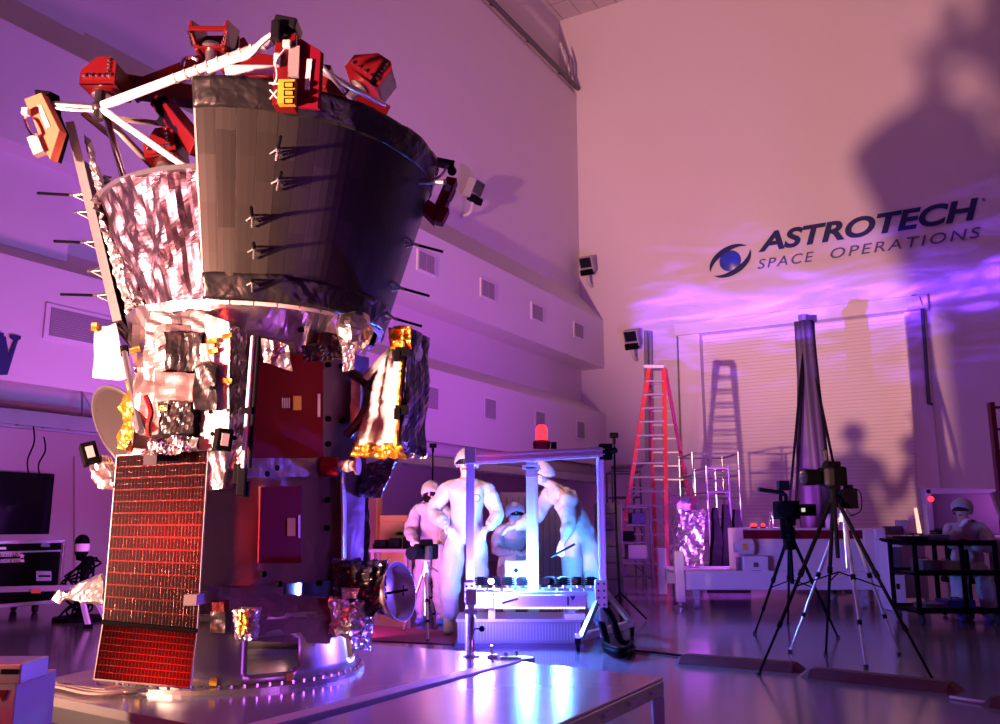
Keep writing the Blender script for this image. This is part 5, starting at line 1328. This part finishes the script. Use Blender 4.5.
for k, (px, py) in enumerate(((754, 530), (763, 524))):
    o = V((at(px, py, 11.97+.1*k).x, 11.97+.1*k, tpz)); t = thing('indicator_lamp', o, 'small glowing red lamp on the console, '+['left, lower', 'right, higher'][k]+' one', 'lamp')
    build('base', MB().lathe([(0, 0), (.04, 0), (.03, .02), (0, .02)], o, n=12), 'black', t); build('bulb', MB().ball(o+UP*.04, (.05-.02*k, .03, .025), 6), 'indicator_red', t)
# tall dark wrapped column with guy cables
ct = at(804, 322, 14.5)
cl_ = thing('wrapped_column', V((ct.x, 14.5, 0)), 'tall dark fabric-wrapped column standing before the roll-up door', 'column')
b = MB(); n = 30; vs = []; rows = 26
for j in range(rows+1):
    z = ct.z*j/rows; rr_ = .15+.09*math.exp(-((z-ct.z*.3)/1.6)**2)
    for k in range(n):
        a = 2*PI*k/n; q_ = rr_*(1+.16*math.sin(7*a+z*.8)+.08*math.sin(13*a-z)); vs.append((ct.x+q_*math.cos(a), 14.5+q_*math.sin(a), z))
b.raw(vs, [(j*n+k, j*n+(k+1) % n, (j+1)*n+(k+1) % n, (j+1)*n+k) for j in range(rows) for k in range(n)]+[tuple(rows*n+k for k in range(n))])
build('cover', b, 'curtain', cl_, smooth=True)
build('top_fitting', MB().tube([ct-UP*.05, ct+UP*.12], .09, 10).box(ct+UP*.05+V((.1, 0, 0)), (.2, .15, .12)), 'steel', cl_)
for (x1, y1) in ((788, 520), (795, 520), (833, 462), (845, 520)):
    e = at(x1, y1, 14.2); build('guy_cable', MB().tube([ct+V((0, -.05, -.1)), e], .022, 6), 'black', cl_)
build('base', MB().lathe([(0, 0), (.4, 0), (.4, .05), (0, .05)], (ct.x, 14.5, 0), n=20), 'steel_dark', cl_)
# desk area on the right
dk = thing('work_desk', V((at(930, 570, 12).x, 12, 0)), 'pale work desk along the wall behind the dark cart', 'desk')
a = at(885, 535, 12); c = at(1010, 533, 12)
build('desktop', MB().bb((a.x, 12, a.z-.03), (c.x, 12.8, a.z)), 'trim_wall', dk, bevel=.004)
for x in (a.x+.06, (a.x+c.x)/2, c.x-.06):
    for y in (12.05, 12.75): build('leg', MB().bb((x-.025, y-.025, 0), (x+.025, y+.025, a.z-.03)), 'steel', dk)
build('drawer_unit', MB().bb((a.x+.1, 12.05, .1), (a.x+.55, 12.7, a.z-.04)), 'grey_paint', dk, bevel=.005)
dkz = a.z
t = boxthing('cardboard_box', 866, 530, 884, 568, 11.9, .6, 'beige', 'stacked pale box at the right end of the white frame', 'box', base=dz)
t = thing('monitor_case', V((at(960, 500, 12.3).x, 12.3, dkz)), 'large open padded case standing on the desk behind the seated person', 'case')
a = at(930, 528, 12.3); c = at(998, 489, 12.3)
build('lid', MB().bb((a.x, 12.35, dkz), (c.x, 12.43, c.z)), 'steel_dark', t, bevel=.01)
build('rim', MB().bb((a.x-.03, 12.27, c.z-.07), (c.x+.03, 12.43, c.z)).bb((a.x-.03, 12.27, dkz), (a.x+.05, 12.43, c.z)), 'grey_paint', t, bevel=.01)
build('red_light', MB().ball(at(931, 499, 12.22), .04, 6), 'indicator_red', t)
for k, (px, m, lab, h_) in enumerate(((911, 'lamp_warm', 'pale lit card leaning on the desk, left of the candle-like lamp', .22), (919, 'lamp_warm', 'thin warm lamp standing on the desk', .32))):
    o = V((at(px, 525, 12.3).x, 12.3, dkz)); t = thing('desk_card' if k == 0 else 'desk_lamp', o, lab, 'card' if k == 0 else 'lamp')
    if k == 0: build('card', MB().box(o+V((0, 0, .12)), (.10, .02, .22), Matrix.Rotation(R(12), 3, 'Y')), 'beige', t); build('foot', MB().box(o+UP*.01, (.08, .08, .02)), 'black', t)
    else: build('tube', MB().tube([o+UP*.02, o+V((-.03, 0, h_+.05))], [.03, .02], 10), m, t); build('foot', MB().lathe([(0, 0), (.05, 0), (.05, .02), (0, .02)], o, n=12), 'black', t)
for k, (px, w, h_, m) in enumerate(((893, .22, .12, 'steel_dark'), (902, .1, .2, 'grey_paint'), (943, .3, .06, 'black'), (955, .2, .1, 'trim_wall'))):
    o = V((at(px, 530, 12.2).x, 12.2, dkz)); tag(build('desk_box', MB().bb(o-V((w/2, .1, 0)), o+V((w/2, .1, h_))), m, bevel=.01), 'small '+['dark box at the left end of the desk', 'grey upright box next to the desk card', 'flat black box in the middle of the desk', 'pale box beside the open case on the desk'][k], 'box', 'things on the desk')
# chair-like instrument between desk and frame
boxthing('power_supply', 889, 540, 902, 575, 11.4, .4, 'white_paint', 'upright white power supply standing left of the desk', 'power supply', floor=True, parts=[('panel', .1, .5, .9, .9, 'steel_dark'), ('knob', .4, .3, .6, .38, 'black')])
# dark utility cart
ck = thing('utility_cart', V((at(955, 600, 9.9).x, 10.1, 0)), 'dark two-shelf utility cart on wheels in front of the seated person', 'cart')
a = at(913, 543, 9.75); c = at(997, 543, 9.75); zt = at(940, 543, 9.75).z
for z, nm in ((zt, 'top_shelf'), (at(940, 573, 9.75).z, 'shelf'), (at(940, 611, 9.75).z, 'shelf')):
    build(nm, MB().bb((a.x, 9.75, z-.03), (c.x, 10.4, z)).bb((a.x, 9.75, z), (c.x, 9.78, z+.03)).bb((a.x, 10.37, z), (c.x, 10.4, z+.03)), 'black', ck, bevel=.004)
for x in (a.x+.02, c.x-.02, (a.x*.42+c.x*.58)):
    for y in (9.77, 10.38): build('upright', MB().bb((x-.02, y-.02, .12), (x+.02, y+.02, zt)), 'black', ck)
for x in (a.x+.05, c.x-.05):
    for y in (9.8, 10.35): build('caster', MB().tube([(x-.015, y, .055), (x+.015, y, .055)], .055, 14).box((x, y, .12), (.05, .05, .05)), 'rubber', ck)
build('handle', MB().tube(spline([(a.x, 9.8, zt), (a.x-.1, 9.8, zt+.03), (a.x-.1, 10.35, zt+.03), (a.x, 10.35, zt)]), .014, 6), 'black', ck)
zs2 = at(940, 573, 9.75).z; zs3 = at(940, 611, 9.75).z
for k, (u, w, h_, z, m, lab) in enumerate(((.12, .26, .07, zt, 'black', 'flat black tool tray on the left of the cart top'), (.42, .2, .09, zt, 'steel_dark', 'dark meter in the middle of the cart top'), (.28, .2, .13, zs2, 'steel_dark', 'dark box on the middle shelf of the cart'), (.52, .22, .12, zs2, 'wood', 'brown box on the middle shelf of the cart'), (.6, .3, .1, zs3, 'navy', 'blue box on the bottom shelf of the cart'), (.3, .25, .06, zs3, 'steel_dark', 'flat dark box on the bottom shelf of the cart'))):
    x = a.x+(c.x-a.x)*u; tag(build('tool_box', MB().bb((x-w/2, 9.9, z+.001), (x+w/2, 10.2, z+h_)).tube([(x-.04, 10.05, z+h_), (x-.04, 10.05, z+h_+.02), (x+.04, 10.05, z+h_+.02), (x+.04, 10.05, z+h_)], .006, 5), m, bevel=.01), lab, 'box', 'boxes on the dark cart')
# red scissor structure at the right edge
a = at(990, 402, 10.9); 
rs = thing('red_lift', V((a.x+.3, 11, 0)), 'red steel lift frame cut by the right edge of the picture', 'lift')
for dx in (0, .55):
    build('post', MB().bb((a.x+dx, 10.9, .9), (a.x+dx+.06, 10.98, a.z)), 'red_paint', rs)
for k in range(5): 
    z = a.z-.05-k*.28; build('rung', MB().bb((a.x+.06, 10.92, z-.03), (a.x+.55, 10.96, z)), 'red_paint', rs)
build('base', MB().bb((a.x, 10.85, 0), (a.x+.6, 11.3, .9)), 'steel_dark', rs, bevel=.02)
build('white_arm', MB().bar(at(993, 492, 10.85), at(1003, 520, 10.85), .06, .06), 'white_paint', rs)

# ------------------------------------------------------------------ LEFT SIDE: SCREEN, ROAD CASE, YELLOW CABINETS
sc_ = thing('wall_screen', wl_px(25, 503, .12), 'dark flat television screen on the left wall above the road case', 'screen')
sY = 12.5
a = at(-40, 534, sY); c = at(51, 473, sY)
dvec = D1
def lw(px, py, off): return wl_px(px, py, off)
q4 = [lw(-45, 537, -2.9), lw(47, 534, -2.9), lw(48, 474, -2.9), lw(-45, 468, -2.9)]
zb_, zt_ = q4[1].z, q4[2].z; q4[0].z = zb_; q4[3].z = zt_; q4[2].x, q4[2].y = q4[1].x, q4[1].y; q4[3].x, q4[3].y = q4[0].x, q4[0].y
sc_.location = (q4[0]+q4[1])/2
build('bezel', MB().prism(q4, D2*.06), 'black', sc_, bevel=.01)
cn = (q4[0]+q4[2])/2
build('screen_glass', MB().prism([cn+(p-cn)*.96+D2*.061 for p in q4], D2*.004), 'glass_dark', sc_)
build('bracket', MB().prism([cn+(p-cn)*.3-D2*.1 for p in q4], D2*.1), 'black', sc_)
# road case
q = [fl(-60, 618), fl(57, 613)]; e1 = D1; Yc0 = q[1]
A0 = fl(57, 612); A0.z = .12
Ltop = lambda px, py: None
dirx = D1*-1
W_ = 1.9
ztop_ = at(60, 541, A0.y).z
rc = thing('road_case', V((A0.x, A0.y, 0)), 'black equipment road case with metal edges and white stencilled lettering at the left', 'case')
P0 = V((A0.x, A0.y, .13)); P1 = P0+dirx*W_; dep = -D2*.75
build('body', MB().prism([P0, P1, P1+dep, P0+dep], UP*(ztop_-.13)), 'black', rc)
b = MB()
zs_ = (.13, ztop_)
for z in zs_:
    b.bar(V((P0.x, P0.y, z)), V((P1.x, P1.y, z)), .045, .045)
for p in (P0, P1): b.bar(V((p.x, p.y, .13)), V((p.x, p.y, ztop_)), .045, .045)
zl = at(30, 552, A0.y-.2).z
b.bar(V((P0.x, P0.y, ztop_-.12)), V((P1.x, P1.y, ztop_-.12)), .02, .02)
build('metal_edging', b, 'aluminium', rc, bevel=.006)
def rcp(px, py): 
    r = V(ray(px, py)); o = P0+D2*.012; t_ = (o.x*D2.x+o.y*D2.y)/(r.x*D2.x+r.y*D2.y); return V((r.x*t_, r.y*t_, H+r.z*t_))
build('latch', MB().prism([rcp(40, 543), rcp(49, 543), rcp(49, 547), rcp(40, 547)], D2*.02), 'chrome', rc)
hnd = build('recessed_handle', MB().prism([rcp(36, 571), rcp(51, 571), rcp(51, 581), rcp(36, 581)], D2*.012), 'aluminium', rc, bevel=.004)
build('handle_bar', MB().prism([rcp(38, 575), rcp(49, 575), rcp(49, 577), rcp(38, 577)], D2*.03), 'black', hnd)
text_mesh('stencil', 'PROPERTY OF', 'label_white', rc, rcp(0, 557), D1, UP, .24, .045)
text_mesh('stencil', 'FLIGHT ROOM', 'label_white', rc, rcp(0, 563), D1, UP, .24, .045)
build('star_mark', MB().prism([rcp(22+3*math.sin(2*PI*k/10)*(1 if k % 2 == 0 else .45), 556-3*math.cos(2*PI*k/10)*(1 if k % 2 == 0 else .45)) for k in range(10)], D2*.003), 'label_white', rc)
build('star_mark', MB().prism([rcp(20, 559.5), rcp(24, 559.5), rcp(24, 562), rcp(20, 562)], D2*.003), 'label_white', rc)
build('paper_label', MB().prism([rcp(-4, 547), rcp(6, 547), rcp(6, 549.5), rcp(-4, 549.5)], D2*.003), 'label_white', rc)
for p in (P0+dirx*.2+dep*.2, P0+dirx*1.5+dep*.2, P0+dirx*.2+dep*.8, P0+dirx*1.5+dep*.8):
    build('caster', MB().tube([(p.x-.02, p.y, .05), (p.x+.02, p.y, .05)], .05, 12).box((p.x, p.y, .11), (.07, .07, .05)), 'rubber', rc)
# trestle / step stool with pale legs, long aluminium level across
ty = fl(95, 628).y
sl = thing('trestle', fl(88, 626), 'aluminium folding trestle with pale legs at the left of the solar panel', 'trestle')
pa, pb = at(-20, 590, ty+.1), at(100, 587, ty-.1)
for (x0, x1) in (((80), (84)), ((91), (98))):
    tp, bt_ = at(x0, 590, ty), fl(x1, 631 if x1 > 90 else 629); build('leg', MB().bar(tp, V((bt_.x, ty, .03)), .05, .04), 'frame_alu', sl); build('foot', MB().box(V((bt_.x, ty, .02)), (.08, .06, .04)), 'black', sl)
    tp = tp+V((0, .45, 0)); build('leg', MB().bar(tp, V((bt_.x, ty+.5, .03)), .05, .04), 'frame_alu', sl)
build('beam', MB().bar(pa, pb, .06, .06), 'frame_alu', sl, bevel=.004)
build('beam_label', MB().box(at(36, 591, ty-.03), (.10, .01, .045)), 'orange_cover', sl)
# coiled black instrument head behind
ck_y = 10.3
o = at(82, 605, ck_y); o.z = 0
bh = thing('covered_instrument', o, 'round-headed dark instrument with a tangle of black cables at the far left', 'instrument')
build('stand', MB().tube([o+UP*0, V((o.x, o.y, at(82, 560, ck_y).z))], .05, 10).lathe([(0, 0), (.3, 0), (.3, .04), (0, .04)], o, n=16), 'black', bh)
hc = at(82, 546, ck_y)
build('head', MB().lathe([(.05, -.16), (.062, -.10), (.075, -.09), (.075, -.02)], hc, n=20), 'black', bh, smooth=True)
build('collar', MB().lathe([(.078, -.06), (.085, -.03), (.085, .02), (.07, .04)], hc, n=20), 'trim_wall', bh, smooth=True)
build('dome', MB().ball(hc+UP*.045, (.082, .082, .09), 10), 'black', bh, smooth=True)
r = random.Random(5)
for k in range(10):
    pts = [hc+V((r.uniform(-.05, .05), 0, -.15))]
    for j in range(6): pts.append(V((hc.x+r.uniform(-.2, .2), ck_y+r.uniform(-.15, .15), hc.z-.18-.13*j+r.uniform(-.05, .05))))
    build('cable', MB().tube(spline(pts, 4), .013, 5), 'black', bh)
# yellow cabinets and shelf behind the craft on the right
yc = boxthing('storage_cabinet', 378, 515, 408, 575, 11.5, .5, 'yellow_cabinet', 'yellow storage cabinet standing behind the spacecraft, right one', 'cabinet', floor=True, parts=[('door', .06, .05, .94, .62, 'yellow_cabinet'), ('drawer', .06, .65, .94, .93, 'yellow_cabinet'), ('handle', .6, .78, .85, .82, 'steel')])
boxthing('storage_cabinet', 358, 484, 378, 575, 12.2, .5, 'yellow_cabinet', 'taller yellow storage cabinet half hidden behind the spacecraft', 'cabinet', floor=True, parts=[('door', .06, .05, .94, .95, 'wood'), ('handle', .8, .4, .9, .5, 'steel')])
tb = thing('side_table', V((at(395, 600, 10.6).x, 10.8, 0)), 'metal side table with dark equipment in front of the yellow cabinets', 'table')
a = at(368, 549, 10.5); c = at(410, 549, 10.5)
build('tabletop', MB().bb((a.x, 10.5, a.z-.04), (c.x, 11.1, a.z)), 'vent', tb, bevel=.004)
for x in (a.x+.05, c.x-.05):
    for y in (10.55, 11.05): build('leg', MB().bb((x-.02, y-.02, 0), (x+.02, y+.02, a.z-.04)), 'steel_dark', tb)
build('lower_shelf', MB().bb((a.x+.03, 10.55, .25), (c.x-.03, 11.05, .28)), 'steel_dark', tb)
for k in range(3):
    x = a.x+.12+.17*k; t = tag(build('electronics_case', MB().bb((x-.07, 10.65, a.z+.001), (x+.07, 10.9, a.z+.10+.02*k)).tube([(x-.03, 10.64, a.z+.05), (x-.03, 10.62, a.z+.05)], .02, 8), 'black', bevel=.01), 'small black case on the side table, '+['left', 'middle', 'right'][k]+' one', 'case', 'black cases on the side table')
# grey cabinets behind the bench
boxthing('tool_cabinet', 600, 503, 622, 580, 13.0, .6, 'steel_dark', 'dark tool cabinet with drawers right of the aluminium frame', 'cabinet', floor=True, parts=[('drawer', .05, .1+.17*k, .95, .24+.17*k, 'steel_dark') for k in range(5)]+[('handle', .3, .2+.17*k, .7, .215+.17*k, 'steel') for k in range(5)])
boxthing('shelf_unit', 500, 492, 560, 560, 13.5, .5, 'blanket', 'low violet-lit shelving unit in the background inside the frame', 'shelving', floor=True, parts=[('divider', .1*k, .05, .1*k+.02, .95, 'steel_dark') for k in range(1, 10)])

# ------------------------------------------------------------------ CAMERA, LIGHTS
cam = bpy.data.cameras.new('camera'); co = bpy.data.objects.new('camera', cam); COL.objects.link(co)
cam.sensor_width = 36; cam.lens = F/1000*36; cam.clip_end = 200
co.location = (0, 0, H); co.rotation_euler = (PI/2+TH, 0, 0); S.camera = co
def aim(o, p): o.rotation_euler = (V(p)-o.location).to_track_quat('-Z', 'Y').to_euler()
def light(name, kind, loc, tgt, col, power, size=.2, spot=60, blend=.3, sy=None):
    l = bpy.data.lights.new(name, kind); o = bpy.data.objects.new(name, l); COL.objects.link(o)
    o.location = loc; l.color = col; l.energy = power
    if kind == 'AREA':
        l.size = size
        if sy: l.shape = 'RECTANGLE'; l.size_y = sy
    else: l.shadow_soft_size = size
    if kind == 'SPOT': l.spot_size = R(spot); l.spot_blend = blend
    if tgt: aim(o, tgt)
    return o
KL = V((-7.2, -.1, .6))
az, el = R(45), R(27)
light('key_flood', 'SPOT', KL, KL+V((math.sin(az)*math.cos(el), math.cos(az)*math.cos(el), math.sin(el))), (1, .46, .37), 19500, .14, 62, .6)
light('low_craft_fill', 'SPOT', (-4.6, 1.9, .75), (-1.7, 5.0, 1.3), (1, .55, .33), 1300, .10, 44, .5)  # added fill that brightens the lower craft, no lamp stands here
light('purple_flood', 'AREA', (-1.7, 8.0, .35), (-6.5, 15, 6.5), (1, .17, .85), 170, 1.6, sy=.6)
light('purple_flood', 'AREA', (4.4, 13.0, 1.1), (-5, 18.5, 6), (.55, .09, 1), 440, 1.6, sy=.6)
light('purple_flood_right', 'AREA', (8.5, 10.5, 1.4), (10, 20, 7), (.8, .13, 1), 60, 1.5, sy=.6)
light('cyan_fill', 'POINT', at(526, 570, 8.0), None, (.08, .32, 1), 190, .05)  # added unseen light that turns the bench surroundings cyan
# added spot whose streak pattern imitates violet foil reflections above the door
gl = light('added_streak_spot', 'SPOT', (-.22, 4.9, 1.7), wr_px(835, 300), (.17, .035, 1), 110000, .03, 33, .35)
l = gl.data; l.use_nodes = True; n = l.node_tree; em = [x for x in n.nodes if x.type == 'EMISSION'][0]
def MN(op, a, c=None, d=None):
    x = n.nodes.new('ShaderNodeMath'); x.operation = op
    for i_, s_ in enumerate((a, c, d)):
        if s_ is None: continue
        if isinstance(s_, (int, float)): x.inputs[i_].default_value = s_
        else: n.links.new(s_, x.inputs[i_])
    return x.outputs[0]
tc = n.nodes.new('ShaderNodeTexCoord'); sp = n.nodes.new('ShaderNodeSeparateXYZ'); n.links.new(tc.outputs['Normal'], sp.inputs[0])
az_ = MN('ABSOLUTE', sp.outputs[2]); gx = MN('DIVIDE', sp.outputs[0], az_); gy = MN('DIVIDE', sp.outputs[1], az_)
cb = n.nodes.new('ShaderNodeCombineXYZ'); n.links.new(MN('MULTIPLY', gx, 5), cb.inputs[0]); n.links.new(MN('MULTIPLY', gy, 22), cb.inputs[1])
nz1 = n.nodes.new('ShaderNodeTexNoise'); nz1.inputs['Scale'].default_value = 1.3; nz1.inputs['Detail'].default_value = 5; nz1.inputs['Distortion'].default_value = 1.6
n.links.new(cb.outputs[0], nz1.inputs['Vector'])
ridge = MN('POWER', MN('MAXIMUM', MN('SUBTRACT', nz1.outputs['Fac'], .38), 0), 2)
# narrow bright band plus a fainter halo
yy = MN('MULTIPLY', MN('SUBTRACT', gy, 0.0), 1/.026); band = MN('POWER', 2.718, MN('MULTIPLY', MN('MULTIPLY', yy, yy), -1))
y2_ = MN('MULTIPLY', MN('SUBTRACT', gy, 0.0), 1/.07); halo = MN('POWER', 2.718, MN('MULTIPLY', MN('MULTIPLY', y2_, y2_), -1))
st_ = MN('ADD', MN('MULTIPLY', band, MN('ADD', MN('MULTIPLY', ridge, 14), .15)), MN('MULTIPLY', halo, MN('MULTIPLY', ridge, 4)))
n.links.new(st_, em.inputs['Strength'])
light('laser_lamp', 'POINT', at(486, 600, 7.33), None, (.14, .08, 1), 240, .06)
light('laser_beam', 'SPOT', at(476, 598, 7.6)+V((-.05, -.05, .03)), (-1.0, 5.3, 1.0), (.20, .10, 1), 2600, .06, 62, .5)
light('rear_wall_fill', 'AREA', (1.5, 2.5, .5), (6, -4, 5), (1, .16, .9), 200, 1.5, sy=.6)  # added to light the unseen rear walls for the foil to mirror
light('purple_fill', 'AREA', (3.4, .6, 1.4), (-1.2, 5, 1.4), (.62, .13, 1), 45, 1.2)  # added fill from beside the camera for the dark bus front
light('violet_side', 'SPOT', (.95, 8.0, 1.0), (3.6, 11.8, .35), (.36, .10, 1), 700, .1, 60, .6)  # added unseen spot, brightens the white wheeled frame
light('violet_rim', 'SPOT', (1.0, 6.1, .75), (-1.0, 5.2, 1.1), (.15, .07, 1), 420, .06, 80, .6)  # added invisible spot giving the craft's right side a violet edge
light('beacon_lamp', 'POINT', at(538, 438, 7.2)+V((0, -.12, 0)), None, (1, .03, .05), 1.5, .04)
# the red area lights are added, placed where the solar panel mirrors them
w = bpy.data.worlds.new('w'); S.world = w; w.use_nodes = True
w.node_tree.nodes['Background'].inputs[0].default_value = (.30, .10, .42, 1); w.node_tree.nodes['Background'].inputs[1].default_value = .25
vs = S.view_settings; vs.view_transform = 'Standard'; vs.look = 'None'; vs.gamma = 1; vs.use_curve_mapping = False; vs.exposure = 0
pc = at(150, 535, 4.22); vd = (pc-V((0, 0, H))).normalized(); rr = vd-na*2*vd.dot(na); print('REFL A', rr, pc+rr*2.5)
pc2 = at(145, 655, 4.1); vd = (pc2-V((0, 0, H))).normalized(); rr2 = vd-nb*2*vd.dot(nb); print('REFL B', rr2, pc2+rr2*2.5)
lr = light('added_red_light', 'AREA', pc+rr*2.6, pc, (1, .04, .03), 17, .5, sy=.12)
lr2 = light('added_red_light', 'AREA', pc2+rr2*2.6, pc2, (1, .03, .02), 22, .5, sy=.4)

light('cyan_fill', 'POINT', at(560, 566, 8.2), None, (.08, .30, 1), 150, .05)  # second added light, puts cyan on the person leaning over the bench
